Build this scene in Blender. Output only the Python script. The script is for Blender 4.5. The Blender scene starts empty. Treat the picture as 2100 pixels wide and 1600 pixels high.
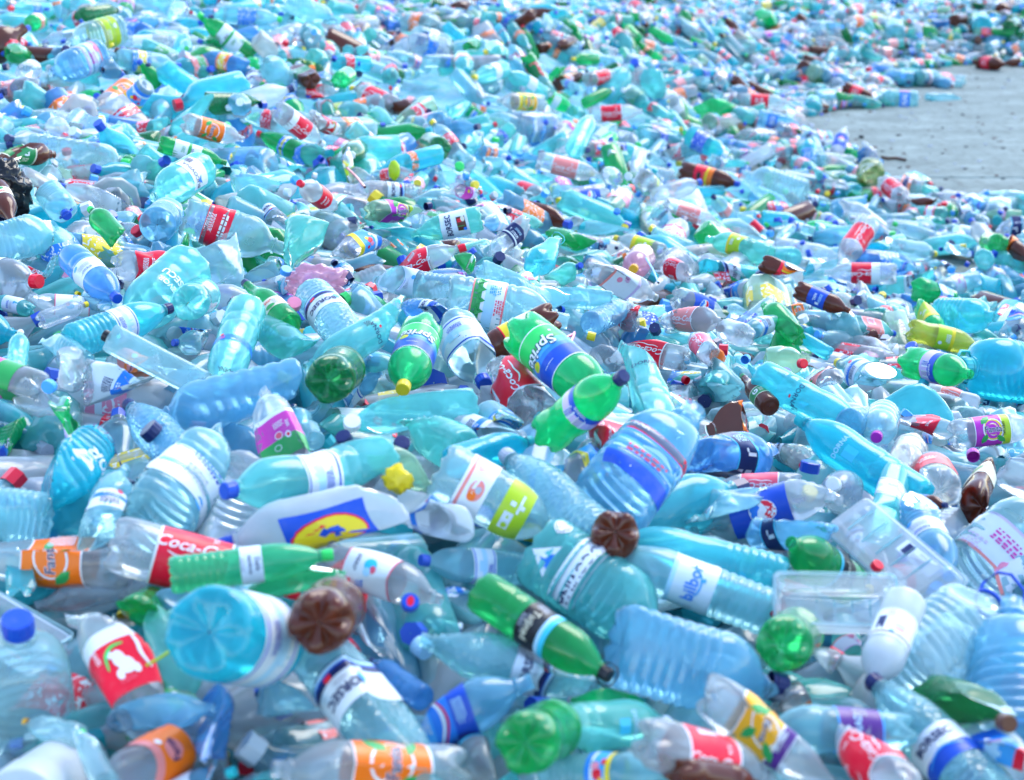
import bpy, bmesh, math, random
import numpy as np
from mathutils import Matrix, Vector

rng = np.random.default_rng(7)
random.seed(7)
S = bpy.context.scene
COL = S.collection
# ------------------------------------------------------------------ camera, sky, sun, exposure
F = 3800.0                      # focal length in pixels of the 2100 x 1600 photograph
CX, CY = 1050.0, 800.0
CAM = np.array([0.0, 0.0, 2.0])
PITCH = math.atan(1050.0 / F)
FWD = np.array([0, math.cos(PITCH), -math.sin(PITCH)])
UPV = np.array([0, math.sin(PITCH), math.cos(PITCH)])
RGT = np.array([1.0, 0, 0])
cd = bpy.data.cameras.new('camera')
cam = bpy.data.objects.new('camera', cd)
COL.objects.link(cam)
cam.location = CAM
cam.rotation_euler = (math.pi / 2 - PITCH, 0, 0)
cd.sensor_width = 36
cd.lens = F / 2100 * 36
cd.clip_end = 2000
cd.dof.use_dof = True
cd.dof.focus_distance = 4.5
cd.dof.aperture_fstop = 4.8
S.camera = cam
SUN_EL, SUN_AZ = math.radians(52), math.radians(35)      # azimuth measured from +Y (away from the camera) towards +X
w = bpy.data.worlds.new('World')
S.world = w
w.use_nodes = True
wn = w.node_tree.nodes
bg = wn['Background']
sky = wn.new('ShaderNodeTexSky')
sky.sky_type = 'NISHITA'
sky.sun_disc = False
sky.sun_elevation = SUN_EL
sky.sun_rotation = SUN_AZ
sky.air_density = 1.0
sky.dust_density = 0.3
sky.ozone_density = 0.0
bg.inputs['Strength'].default_value = 0.15
w.node_tree.links.new(sky.outputs[0], bg.inputs['Color'])
sl = bpy.data.lights.new('sun', 'SUN')
sun = bpy.data.objects.new('sun', sl)
COL.objects.link(sun)
sl.energy = 0.8
sl.angle = math.radians(35)
sl.specular_factor = .8
sl.color = (1.0, 0.95, 0.84)
sd = Vector((math.sin(SUN_AZ) * math.cos(SUN_EL), math.cos(SUN_AZ) * math.cos(SUN_EL), math.sin(SUN_EL)))
sun.rotation_euler = sd.to_track_quat('Z', 'Y').to_euler()
S.view_settings.view_transform = 'Standard'
S.view_settings.look = 'None'
S.view_settings.gamma = 1
S.view_settings.use_curve_mapping = False
S.view_settings.exposure = 1.96
S.cycles.max_bounces = 16
S.cycles.diffuse_bounces = 7
S.cycles.glossy_bounces = 8
S.cycles.transmission_bounces = 6
S.cycles.transparent_max_bounces = 24
S.cycles.caustics_reflective = False
S.cycles.caustics_refractive = False
S.cycles.use_denoising = True
S.cycles.sample_clamp_indirect = 6

# ------------------------------------------------------------------ the lie of the heap
def ray(u, v):
    return FWD + (u - CX) / F * RGT - (v - CY) / F * UPV
def project(P):
    d = np.asarray(P) - CAM
    Z = d @ FWD
    return CX + F * (d @ RGT) / Z, CY - F * (d @ UPV) / Z, Z
HP = [(0,1700,.85),(1050,1700,.85),(2100,1700,.83),(0,1300,.9),(600,1300,.93),(1200,1300,.9),(1700,1300,.86),(2100,1250,.84),
      (0,1000,1.0),(600,1000,1.03),(1200,1000,.98),(1700,1000,.86),(2100,1000,.76),
      (0,750,1.05),(500,750,1.04),(1000,750,.98),(1400,750,.84),(1750,750,.66),(2100,750,.56),
      (0,550,1.1),(500,550,1.05),(900,550,.95),(1300,550,.7),(1700,560,.37),(2100,550,.3),
      (0,400,1.12),(400,400,1.08),(800,400,.9),(1200,400,.6),(1500,400,.3),(1800,415,.13),(2100,430,.13),
      (1850,374,-.05),(2120,388,-.05),(1840,325,-.08),(1795,300,-.04),(1670,330,.16),(1690,292,.13),(1750,362,.12),(1600,330,.2),(2000,330,-.08),(1900,270,-.1),(1700,258,-.04),(2090,230,-.1),(2020,172,-.06),(1800,190,-.03),(2200,300,-.1),(2300,350,-.08),(2200,200,-.05),(1880,176,-.1),(1980,162,-.1),(2080,168,-.1),(2160,172,-.1),(1910,162,-.06),
      (0,250,1.15),(400,250,1.08),(800,250,.85),(1100,280,.62),(1350,300,.38),(1580,300,.12),(1500,230,.19),(1640,205,.05),(1950,166,-.03),(2150,168,-.04),(2050,150,.08),(1940,142,.12),(2150,150,.08),(1780,165,.08),(1720,150,.16),(1800,138,.14),(1650,172,.13),(1560,190,.17),
      (0,100,1.19),(500,100,1.1),(900,120,.88),(1200,150,.63),(1450,140,.41),(1700,130,.28),(2050,116,.16),(1900,116,.16),(2200,116,.16),
      (1700,60,.42),(1850,60,.36),(2050,60,.33),(2200,60,.33),(1400,40,.66),(1000,30,.93),(1200,30,.78),(500,20,1.18),(0,10,1.26),(1700,5,.66),(2050,5,.58),(1300,-60,.8),(300,-60,1.25),(2000,-60,.75)]
_hc = []
for u, v, h in HP:
    r = ray(u, v)
    P = CAM + r * ((h - CAM[2]) / r[2])
    _hc.append((P[0] / P[1] / .085, math.log(P[1]) / .13, h))
_hc = np.array(_hc)
def height(x, y):
    x = np.asarray(x, float); y = np.maximum(np.asarray(y, float), .4)
    a = (x / y / .085)[..., None]; b = (np.log(y) / .13)[..., None]
    d2 = (a - _hc[:, 0]) ** 2 + (b - _hc[:, 1]) ** 2
    wt = 1 / (d2 + .12) ** 3
    h = (wt * _hc[:, 2]).sum(-1) / wt.sum(-1)
    return h + .02 * np.sin(x * 5.1 + 1) * np.sin(y * 4.3) * np.clip(h * 4, 0, 1)
_Zs = np.geomspace(1.2, 40, 900)
def hit(u, v, lift=0.0):
    """depth along the view axis at which the ray through (u, v) meets the heap (or the ground)"""
    P = CAM + _Zs[:, None] * ray(u, v)
    g = P[:, 2] - np.maximum(height(P[:, 0], P[:, 1]), 0.0) - lift
    i = int(np.argmax(g < 0)) if (g < 0).any() else len(_Zs) - 1
    if i == 0: return float(_Zs[0])
    t = g[i - 1] / (g[i - 1] - g[i])
    return float(_Zs[i - 1] + t * (_Zs[i] - _Zs[i - 1]))

# ------------------------------------------------------------------ materials
def nodes(name):
    m = bpy.data.materials.new(name); m.use_nodes = True
    nt = m.node_tree; nt.nodes.clear()
    return m, nt.nodes, nt.links
def plastic_tree(N, L, tint, milk, rough=.15, dimple=False, bump=.5):
    """thin scuffed plastic: tinted see-through film + a milky scattering share + a gloss"""
    out = N.new('ShaderNodeOutputMaterial')
    tc = N.new('ShaderNodeTexCoord')
    bp = N.new('ShaderNodeBump'); bp.inputs['Strength'].default_value = bump; bp.inputs['Distance'].default_value = .003
    if dimple:
        vo = N.new('ShaderNodeTexVoronoi'); vo.inputs['Scale'].default_value = 110
        L.new(tc.outputs['Object'], vo.inputs['Vector']); hgt = vo.outputs['Distance']
        bp.inputs['Strength'].default_value = .75
    else:
        nz = N.new('ShaderNodeTexNoise'); nz.inputs['Scale'].default_value = 16; nz.inputs['Detail'].default_value = 2.5
        nz.inputs['Distortion'].default_value = .8
        try: nz.noise_type = 'RIDGED_MULTIFRACTAL'           # creases of the crinkled film
        except Exception: pass
        L.new(tc.outputs['Object'], nz.inputs['Vector']); hgt = nz.outputs['Fac']
    L.new(hgt, bp.inputs['Height'])
    tr = N.new('ShaderNodeBsdfTransparent'); df = N.new('ShaderNodeBsdfDiffuse'); tl = N.new('ShaderNodeBsdfTranslucent')
    gl = N.new('ShaderNodeBsdfGlossy'); gl.inputs['Roughness'].default_value = rough
    sc = N.new('ShaderNodeMixShader'); sc.inputs[0].default_value = .5
    body = N.new('ShaderNodeMixShader'); top = N.new('ShaderNodeMixShader')
    L.new(df.outputs[0], sc.inputs[1]); L.new(tl.outputs[0], sc.inputs[2])
    L.new(tr.outputs[0], body.inputs[1]); L.new(sc.outputs[0], body.inputs[2])
    # scuffs: the milky share varies over the surface and is stronger where the wall is seen edge-on
    lw = N.new('ShaderNodeLayerWeight'); lw.inputs['Blend'].default_value = .35
    n2 = N.new('ShaderNodeTexNoise'); n2.inputs['Scale'].default_value = 17; n2.inputs['Detail'].default_value = 4
    L.new(tc.outputs['Object'], n2.inputs['Vector'])
    m1 = N.new('ShaderNodeMath'); m1.operation = 'MULTIPLY_ADD'; m1.inputs[1].default_value = .55; m1.inputs[2].default_value = .72
    L.new(n2.outputs['Fac'], m1.inputs[0])
    m2 = N.new('ShaderNodeMath'); m2.operation = 'MULTIPLY_ADD'; m2.inputs[1].default_value = .5
    L.new(lw.outputs['Facing'], m2.inputs[0]); L.new(m1.outputs[0], m2.inputs[2])
    m3 = N.new('ShaderNodeMath'); m3.operation = 'MULTIPLY'; m3.use_clamp = True
    L.new(m2.outputs[0], m3.inputs[0])
    if isinstance(milk, float): m3.inputs[1].default_value = milk * .84 if milk < .7 else milk
    else: L.new(milk, m3.inputs[1])
    L.new(m3.outputs[0], body.inputs[0])
    fr = N.new('ShaderNodeFresnel'); fr.inputs['IOR'].default_value = 1.5
    L.new(bp.outputs[0], fr.inputs['Normal'])
    for n in (df, tl, gl): L.new(bp.outputs[0], n.inputs['Normal'])
    fm_ = N.new('ShaderNodeMath'); fm_.operation = 'MULTIPLY'; fm_.inputs[1].default_value = .9      # scuffed film mirrors less than a clean sheet
    L.new(fr.outputs[0], fm_.inputs[0]); fq = N.new('ShaderNodeMath'); fq.operation = 'MINIMUM'; fq.inputs[1].default_value = .6
    L.new(fm_.outputs[0], fq.inputs[0]); L.new(fq.outputs[0], top.inputs[0]); L.new(body.outputs[0], top.inputs[1]); L.new(gl.outputs[0], top.inputs[2])
    L.new(top.outputs[0], out.inputs['Surface'])
    for n in (tr, df, tl):
        thin = n is tr                                     # the film lets through more than its scattering colour
        if isinstance(tint, tuple): n.inputs['Color'].default_value = (*[c ** (.42 if thin else 1) for c in tint], 1)
        elif not thin: L.new(tint, n.inputs['Color'])
        else:
            gm = N.new('ShaderNodeGamma'); gm.inputs['Gamma'].default_value = .42
            L.new(tint, gm.inputs['Color']); L.new(gm.outputs[0], n.inputs['Color'])
TINT = {  # film colour, milky share
 'clear': ((.56,.89,.945), .34), 'ice': ((.42,.865,.95), .41), 'sky': ((.28,.70,.96), .46), 'blue': ((.14,.48,.95), .5), 'deep': ((.10,.28,.85), .5), 'cyan': ((.11,.81,.91), .5), 'aqua': ((.24,.89,.87), .46), 'teal': ((.22,.87,.76), .46), 'strong': ((.03,.70,.86), .58),
 'green': ((.02,.56,.15), .55), 'sprite': ((.02,.80,.26), .64), 'neutral': ((.80,.885,.93), .33), 'film': ((.84,.92,.98), .5), 'mint': ((.08,.70,.34), .6), 'dgreen': ((.02,.30,.09), .55), 'pgreen': ((.55,.86,.62), .46), 'olive': ((.25,.40,.12), .5),
 'brown': ((.19,.045,.02), .8), 'white': ((.80,.87,.92), .88), 'milky': ((.84,.92,.98), .66), 'grey': ((.74,.82,.88), .30), 'dull': ((.78,.80,.78), .5),
 'yellow': ((.72,.78,.12), .55), 'pink': ((.93,.48,.64), .55), 'black': ((.02,.02,.025), .95), 'cream': ((.90,.88,.82), .5)}
_pm = {}
def plastic(t, dimple=False):
    k = (t, dimple)
    if k not in _pm:
        m, N, L = nodes('plastic_' + t + ('_dimpled' if dimple else ''))
        plastic_tree(N, L, TINT[t][0], float(TINT[t][1]), dimple=dimple, rough=.35 if t in ('white', 'milky') else .15)
        _pm[k] = m
    return _pm[k]
COLOR = {
 'red': (.80,.008,.035), 'pinkred': (.82,.10,.16), 'palered': (.82,.24,.22), 'orange': (.92,.17,.005), 'amber': (.88,.42,.02), 'purple': (.48,.03,.42), 'magenta': (.64,.05,.38), 'lilac': (.62,.48,.75),
 'navy': (.012,.02,.10), 'blue': (.012,.075,.50), 'mid': (.02,.20,.72), 'lblue': (.06,.36,.80), 'pale': (.42,.68,.86), 'cyan': (.04,.52,.72), 'white': (.78,.80,.82), 'offwhite': (.68,.74,.80),
 'green': (.015,.22,.06), 'leaf': (.03,.33,.08), 'bright': (.03,.62,.12), 'lime': (.42,.58,.02), 'yellow': (.80,.60,.02), 'black': (.012,.013,.018), 'brown': (.10,.03,.015), 'grey': (.42,.45,.52), 'teal': (.02,.42,.45), 'pink': (.80,.25,.38), 'cream': (.72,.68,.52), 'violet': (.10,.03,.22)}
_cm = {}
def paint(c, rough=.35):
    """printed film or moulded coloured plastic, a little worn"""
    k = (c, rough)
    if k not in _cm:
        m, N, L = nodes('colour_' + c)
        out = N.new('ShaderNodeOutputMaterial'); p = N.new('ShaderNodeBsdfPrincipled'); tc = N.new('ShaderNodeTexCoord')
        nz = N.new('ShaderNodeTexNoise'); nz.inputs['Scale'].default_value = 45; nz.inputs['Detail'].default_value = 5
        L.new(tc.outputs['Object'], nz.inputs['Vector'])
        mx = N.new('ShaderNodeMix'); mx.data_type = 'RGBA'
        b = COLOR[c]
        mx.inputs['A'].default_value = (*b, 1)
        mx.inputs['B'].default_value = (*[x * .85 + .05 for x in b], 1)
        rp = N.new('ShaderNodeMapRange'); rp.inputs['From Min'].default_value = .5; rp.inputs['From Max'].default_value = .75; rp.inputs['To Max'].default_value = .7
        L.new(nz.outputs['Fac'], rp.inputs['Value']); L.new(rp.outputs[0], mx.inputs['Factor'])
        L.new(mx.outputs['Result'], p.inputs['Base Color'])
        p.inputs['Roughness'].default_value = rough; p.inputs['Specular IOR Level'].default_value = .3
        bp = N.new('ShaderNodeBump'); bp.inputs['Strength'].default_value = .15; bp.inputs['Distance'].default_value = .003
        L.new(nz.outputs['Fac'], bp.inputs['Height']); L.new(bp.outputs[0], p.inputs['Normal'])
        L.new(p.outputs[0], out.inputs['Surface'])
        _cm[k] = m
    return _cm[k]

# ------------------------------------------------------------------ mesh helpers
def mk(name, V, Fc, mats, parent=None, fm=None, smooth=True):
    me = bpy.data.meshes.new(name)
    me.from_pydata(np.asarray(V, float).tolist(), [], Fc if isinstance(Fc, list) else Fc.tolist())
    for m in mats: me.materials.append(m)
    n = len(me.polygons)
    if smooth: me.polygons.foreach_set('use_smooth', np.ones(n, bool))
    if fm is not None: me.polygons.foreach_set('material_index', np.asarray(fm, np.int32))
    me.update()
    o = bpy.data.objects.new(name, me); COL.objects.link(o)
    if parent is not None: o.parent = parent
    return o
def grid_faces(nr, ns, closed=True):
    i = np.arange(nr - 1)[:, None]; j = np.arange(ns if closed else ns - 1)[None, :]
    j2 = (j + 1) % ns
    return np.stack([i * ns + j, i * ns + j2, (i + 1) * ns + j2, (i + 1) * ns + j], -1).reshape(-1, 4)

# ------------------------------------------------------------------ bottle shapes: profiles (height, radius) in units of the diameter
def ribs(z0, z1, n, d):
    out = []
    p = (z1 - z0) / n
    for i in range(n):
        z = z0 + i * p
        out += [(z + p * .08, .5), (z + p * .5, .5), (z + p * .68, .5 - d), (z + p * .82, .5 - d)]
    return out
NECK = lambda z, r=.14: [(z, r + .012), (z + .01, r + .04), (z + .05, r + .04), (z + .06, r), (z + .26, r)]
PROF = {
 'soda': dict(p=[(.13,.02),(.10,.12),(.03,.27),(0,.36),(.04,.44),(.14,.485),(.3,.5),(.5,.5),(.68,.5),(.7,.49),(1.2,.488),(1.5,.488),(1.94,.488),(1.96,.5),(2.05,.497),(2.18,.475),(2.33,.43),(2.47,.365),(2.6,.285),(2.7,.21),(2.77,.165)] + NECK(2.80), lobes=5, lab=(.72,1.92), cap=(2.87,.165,.24)),
 'waist': dict(p=[(.13,.02),(.10,.12),(.03,.27),(0,.36),(.04,.44),(.14,.485),(.3,.5),(.5,.49),(.72,.45),(.9,.455),(1.1,.488),(1.2,.49),(1.5,.49),(1.86,.49),(1.9,.5),(2.05,.495),(2.2,.47),(2.36,.42),(2.5,.35),(2.63,.275),(2.73,.2),(2.8,.16)] + NECK(2.83), lobes=5, lab=(1.14,1.86), cap=(2.9,.165,.24)),
 'water': dict(p=[(.09,.02),(.06,.16),(.03,.25),(0,.38),(.03,.46),(.1,.495)] + ribs(.16,1.16,6,.022) + [(1.2,.5),(1.24,.488),(1.6,.488),(1.94,.488),(1.97,.5),(2.2,.496),(2.45,.45),(2.7,.37),(2.9,.28),(3.02,.2),(3.08,.165)] + NECK(3.1), flutes=10, lab=(1.27,1.92), cap=(3.17,.165,.24)),
 'tall': dict(p=[(.10,.02),(.07,.14),(.03,.26),(0,.38),(.04,.46),(.14,.495),(.5,.5),(.85,.5),(.88,.485),(.92,.5),(1.2,.5),(1.24,.485),(1.28,.5),(1.6,.49),(1.85,.475),(2.1,.49),(2.35,.5),(2.6,.485),(2.8,.44),(3.0,.37),(3.18,.28),(3.3,.2),(3.36,.165)] + NECK(3.38), flutes=8, lab=(1.4,2.2), cap=(3.45,.165,.24)),
 'dimple': dict(p=[(.09,.02),(.06,.16),(0,.38),(.04,.46),(.12,.495)] + ribs(.2,.7,3,.02) + [(.74,.5),(.78,.488),(1.2,.488),(1.6,.488),(1.64,.5),(1.9,.5),(2.2,.47),(2.5,.40),(2.8,.31),(3.0,.22),(3.08,.165)] + NECK(3.1), flutes=10, lab=(.82,1.58), cap=(3.17,.165,.24), dimple=True),
 'jug': dict(p=[(.06,.02),(.04,.2),(0,.40),(.03,.465),(.08,.495)] + ribs(.13,1.13,7,.024) + [(1.17,.5),(1.25,.498),(1.38,.47),(1.5,.41),(1.6,.33),(1.68,.24),(1.73,.19),(1.76,.17)] + NECK(1.78, .15), sq=.3, lab=(.35,.95), cap=(1.85,.175,.2), flutes=12),
 'slab': dict(p=[(.05,.02),(.03,.2),(0,.41),(.03,.475),(.07,.497)] + ribs(.1,1.75,6,.03) + [(1.8,.5),(1.95,.49),(2.1,.45),(2.25,.37),(2.36,.27),(2.42,.2),(2.46,.17)] + NECK(2.48, .145), sq=.75, lab=(.5,1.2), cap=(2.55,.17,.22)),
 'round': dict(p=[(.10,.02),(.07,.16),(.03,.28),(0,.40),(.04,.47),(.12,.497),(.3,.5),(.34,.49),(.38,.5),(.6,.5),(.64,.49),(.68,.5),(1.0,.5),(1.04,.49),(1.08,.5),(1.3,.498),(1.45,.47),(1.58,.42),(1.7,.35),(1.8,.27),(1.87,.2),(1.92,.165)] + NECK(1.94, .14), flutes=8, lab=(.4,1.25), cap=(2.01,.165,.2)),
 'box': dict(p=[(.02,.02),(0,.3),(0,.47),(.03,.49),(.1,.5),(1,.5),(2,.5),(3,.5),(3.4,.495),(3.5,.47),(3.52,.40),(3.54,.3),(3.55,.2)] + NECK(3.57, .17), sq=1, lab=(1,2), cap=(3.62,.2,.2)),
 'milk': dict(p=[(.03,.02),(0,.3),(0,.45),(.05,.49),(.15,.5),(.6,.5),(.66,.485),(1.2,.485),(1.7,.485),(1.76,.5),(1.95,.49),(2.1,.45),(2.25,.37),(2.38,.28),(2.46,.21),(2.5,.18)] + NECK(2.52, .15), lab=(.75,1.6), cap=(2.58,.175,.22)),
 'beer': dict(p=[(.08,.02),(.05,.2),(0,.40),(.04,.47),(.12,.498),(.5,.5),(1,.5),(1.5,.5),(1.7,.5),(1.9,.48),(2.1,.42),(2.3,.33),(2.5,.25),(2.7,.20),(2.9,.175),(3.05,.165)] + NECK(3.1, .14), lab=(.6,1.4), cap=(3.17,.16,.22)),
 'cup': dict(p=[(.04,.02),(.0,.25),(0,.40),(.03,.42),(.1,.425),(.5,.45),(.9,.475),(1.2,.49),(1.22,.51),(1.25,.51)], lab=(.15,1.05), cap=(1.26,.4,.1)),
}
LEN = {k: v['p'][-1][0] for k, v in PROF.items()}
class Shape:
    """one crumpled bottle wall as a function of (height, angle); every part of the bottle is laid on it"""
    def __init__(s, kind, D, rs, dents=2, deep=1.0, flat=0.0, bend=0.0, stretch=1.0):
        s.k = PROF[kind]; s.D = D; s.st = stretch
        p = np.array(s.k['p']); s.pz, s.pr = p[:, 0], p[:, 1]
        s.L = s.pz[-1]
        s.flat, s.bend, s.ba = flat, bend, rs.uniform(0, 6.28)
        s.planes = []
        for _ in range(dents):
            a = rs.uniform(0, 6.28); t = rs.uniform(-.75, .75)
            n = np.array([math.cos(a) * math.cos(t), math.sin(a) * math.cos(t), math.sin(t)])
            zc = rs.uniform(.15, .72) * s.L
            s.planes.append((n, n[2] * zc + rs.uniform(.26, .45), rs.uniform(1.0, 1.75) * deep))
        if dents:                                          # small flats where the thin wall has buckled
            for _ in range(1 + min(dents, 3)):
                a = rs.uniform(0, 6.28); t = rs.uniform(-.5, .5)
                n = np.array([math.cos(a) * math.cos(t), math.sin(a) * math.cos(t), math.sin(t)])
                s.planes.append((n, n[2] * rs.uniform(.1, .75) * s.L + rs.uniform(.45, .488), rs.uniform(.6, 1.0)))
        s.wob = [(rs.normal(0, 3.2, 3), rs.uniform(0, 6.28)) for _ in range(5)]
        s.wa = .004 + .010 * min(dents, 4)
    def at(s, z, phi, off=0.0, wall=True):
        z = np.asarray(z, float); phi = np.asarray(phi, float)
        r = np.interp(z, s.pz, s.pr) if wall else np.zeros_like(z)
        zz = z.copy()
        if wall and 'lobes' in s.k:
            m = np.clip((.36 - z) / .3, 0, 1) * np.clip((r - .05) / .2, 0, 1)
            lb = (.5 - .5 * np.cos(s.k['lobes'] * phi)) ** 2
            r = r * (1 - .2 * m * lb); zz = zz + .24 * m * lb
        if wall and 'flutes' in s.k:
            m = np.clip((.12 - z) / .1, 0, 1) * np.clip((r - .03) / .15, 0, 1)
            zz = zz + .035 * m * np.cos(s.k['flutes'] * phi)
        c, sn = np.cos(phi), np.sin(phi)
        sq = s.k.get('sq', 0)
        if sq:
            e = 2 + 6 * sq
            f = 1 / (np.abs(c) ** e + np.abs(sn) ** e) ** (1 / e)
            m = np.clip((r - .2) / .15, 0, 1)
            r = r * (1 + (f - 1) * m * .92 * (1 if sq > .6 else .55))
        P = np.stack([r * c, r * sn, zz], -1)
        return s.warp(P) + np.stack([c, sn, 0 * c], -1) * (np.asarray(off) * s.D)[..., None]
    def warp(s, P):
        for n, c, k in s.planes:
            d = np.maximum(P @ n - c, 0)
            P = P - (d * k)[..., None] * n
        amp = np.clip(np.hypot(P[..., 0], P[..., 1]) / .4, 0, 1)[..., None]
        for wv, ph in s.wob:
            P = P + s.wa * amp * np.sin(P @ wv + ph)[..., None] * (wv / 5)
        if s.flat: P = P * np.array([1 - s.flat, 1 + s.flat * .35, 1])
        if s.bend:
            q = s.bend * (P[..., 2] - s.L / 2) ** 2
            P = P + np.stack([q * math.cos(s.ba), q * math.sin(s.ba), 0 * q], -1)
        return P * np.array([s.D, s.D, s.D * s.st])
def refine(p, lod):
    """extra rings where the profile has long straight runs"""
    if lod == 2:                                           # far bottles: only the points that shape the outline
        def rdp(q, tol):
            if len(q) < 3: return q
            a, b = np.array(q[0]), np.array(q[-1]); d = b - a; n = np.linalg.norm(d) + 1e-9
            e = [abs(d[0] * (c[1] - a[1]) - d[1] * (c[0] - a[0])) / n for c in q]
            k = int(np.argmax(e))
            return [q[0], q[-1]] if e[k] < tol else rdp(q[:k + 1], tol)[:-1] + rdp(q[k:], tol)
        p = rdp(p, .032)
        out = [p[0]]
        for q in p[1:]:
            a = out[-1]; n = max(1, int(abs(q[0] - a[0]) / .9))
            out += [(a[0] + (q[0] - a[0]) * i / n, a[1] + (q[1] - a[1]) * i / n) for i in range(1, n + 1)]
        return out
    step = {0: .2, 1: .32, 2: .6}[lod]
    keep = {0: 0, 1: .03, 2: .09}[lod]
    P = [p[0]]
    for q in p[1:]:
        a = P[-1]
        if math.hypot(q[0] - a[0], q[1] - a[1]) < keep and q is not p[-1]: continue
        n = max(1, int(math.hypot(q[0] - a[0], q[1] - a[1]) / step))
        for i in range(1, n + 1):
            P.append((a[0] + (q[0] - a[0]) * i / n, a[1] + (q[1] - a[1]) * i / n))
    return P
_ring_cache = {}
def rings(kind, lod):
    if (kind, lod) not in _ring_cache: _ring_cache[(kind, lod)] = np.array(refine(PROF[kind]['p'], lod))
    return _ring_cache[(kind, lod)]
NSEG = {0: 30, 1: 20, 2: 10}
def wall_verts(sh, kind, lod, ns=None):
    """rings of the profile evaluated exactly (radius from the ring itself, so steps at equal heights survive)"""
    R = rings(kind, lod); ns = ns or NSEG[lod]
    ph = np.linspace(0, 2 * math.pi, ns, endpoint=False)
    z = np.repeat(R[:, 0], ns).reshape(len(R), ns)
    old = (sh.pz, sh.pr)
    # monotone parameter instead of the height, because a base profile turns back on itself
    t = np.arange(len(R), dtype=float)
    rr = R[:, 1]
    r = np.repeat(rr, ns).reshape(len(R), ns); phi = np.tile(ph, (len(R), 1))
    zz = z.copy()
    k = sh.k
    if 'lobes' in k:
        m = np.clip((.36 - z) / .3, 0, 1) * np.clip((r - .05) / .2, 0, 1)
        lb = (.5 - .5 * np.cos(k['lobes'] * phi)) ** 2
        r = r * (1 - .2 * m * lb); zz = zz + .24 * m * lb
    if 'flutes' in k:
        m = np.clip((.12 - z) / .1, 0, 1) * np.clip((r - .03) / .15, 0, 1)
        zz = zz + .035 * m * np.cos(k['flutes'] * phi)
    c, sn = np.cos(phi), np.sin(phi)
    sq = k.get('sq', 0)
    if sq:
        e = 2 + 6 * sq
        f = 1 / (np.abs(c) ** e + np.abs(sn) ** e) ** (1 / e)
        m = np.clip((r - .2) / .15, 0, 1)
        r = r * (1 + (f - 1) * m * .92 * (1 if sq > .6 else .55))
    V = sh.warp(np.stack([r * c, r * sn, zz], -1)).reshape(-1, 3)
    return V, grid_faces(len(R), ns)
def cap_verts(sh, ns=28, tilt=0.0):
    z0, r, h = sh.k['cap']
    prof = [(z0, r * .97), (z0 + .035, r * .97), (z0 + .037, r * .9), (z0 + .05, r * .9), (z0 + .052, r), (z0 + h * .88, r * .985), (z0 + h, r * .9), (z0 + h * 1.005, r * .45), (z0 + h, .004)]
    ph = np.linspace(0, 2 * math.pi, ns, endpoint=False)
    P = []
    for i, (z, q) in enumerate(prof):
        g = np.where(np.arange(ns) % 2 == 0, 1.0, .965) if i in (4, 5) else np.ones(ns)
        P.append(np.stack([q * g * np.cos(ph), q * g * np.sin(ph), np.full(ns, z)], -1))
    P = np.array(P).reshape(-1, 3)
    pl, wa = sh.planes, sh.wa
    sh.planes, sh.wa = [], 0
    V = sh.warp(P)
    sh.planes, sh.wa = pl, wa
    return V, grid_faces(len(prof), ns)
# ------------------------------------------------------------------ labels: sleeves wrapped on the wall, print laid on the sleeves
# a design: z = (low, high) fraction of the label zone (None: the shape's own), arc = half angle (None: all round), bands = colours from base to cap, ops = print
def T(txt, col, size, c=0, a=0, o='c', bold=.02, shear=0): return ('t', txt, col, size, c, a, o, bold, shear)
def E(col, c, a, rc, ra): return ('e', col, c, a, rc, ra)
def R(col, c, a, w, h): return ('r', col, c, a, w, h)
def LN(col, c, a, w, h, n): return ('l', col, c, a, w, h, n)
def RB(col, pts, wd): return ('s', col, pts, wd)
def PG(col, pts): return ('p', col, pts)
def leaf(c, a, s=1, ang=.6, col='leaf'):
    pts = [(-.16, 0), (-.06, .07), (.06, .07), (.17, 0), (.06, -.07), (-.06, -.07)]
    return PG(col, [(c + s * (x * math.cos(ang) - y * math.sin(ang)), a + s * (x * math.sin(ang) + y * math.cos(ang))) for x, y in pts])
def cola(base='red', extra=()):
    return dict(bands=[('white', .03), (base, .94), ('white', .03)], ops=[T('Coca-Cola', 'white', .30, .0, 0, 'ax', .012, .35),
        RB('white', [(.16, -.40), (.22, -.25), (.17, -.08), (.23, .12), (.19, .34)], .035), T('2,5L', 'white', .11, -.28, .3, 'c'),
        T('Coca-Cola', 'white', .30, 1.45, 0, 'ax', .012, .35), R('offwhite', -.72, -.1, .34, .42), LN('red', -.72, -.1, .26, .34, 6)] + list(extra))
def fanta(col, ring='white', strip=None, orient='c', word='navy'):
    ops = [E('white', 0, .0, .40, .34), E(ring, 0, 0, .36, .30), E(col, 0, -.02, .31, .25), leaf(.34, .24, 1.3, .8), leaf(-.36, -.22, 1.4, 2.4), leaf(.30, -.30, 1.2, -.5),
           T('Fanta', 'white', .27, 0, -.005, orient, .045), T('Fanta', word, .27, 0, -.005, orient, .015), LN('white', .95, 0, .4, .5, 6), leaf(.75, .2, 1.2, .3), E('white', -.8, .1, .12, .12)]
    b = [('white', .025), (col, .95), ('white', .025)]
    if strip:
        b = [('white', .02), (col, .73), ('white', .02), (strip, .21), ('white', .02)]
        ops += [T('SPECIAL', 'black' if strip in ('lime', 'yellow') else 'white', .13, 0, .34, 'c'), T('SPECIAL', 'black' if strip in ('lime', 'yellow') else 'white', .13, 1.3, .34, 'c')]
    return dict(bands=b, ops=ops)
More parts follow.
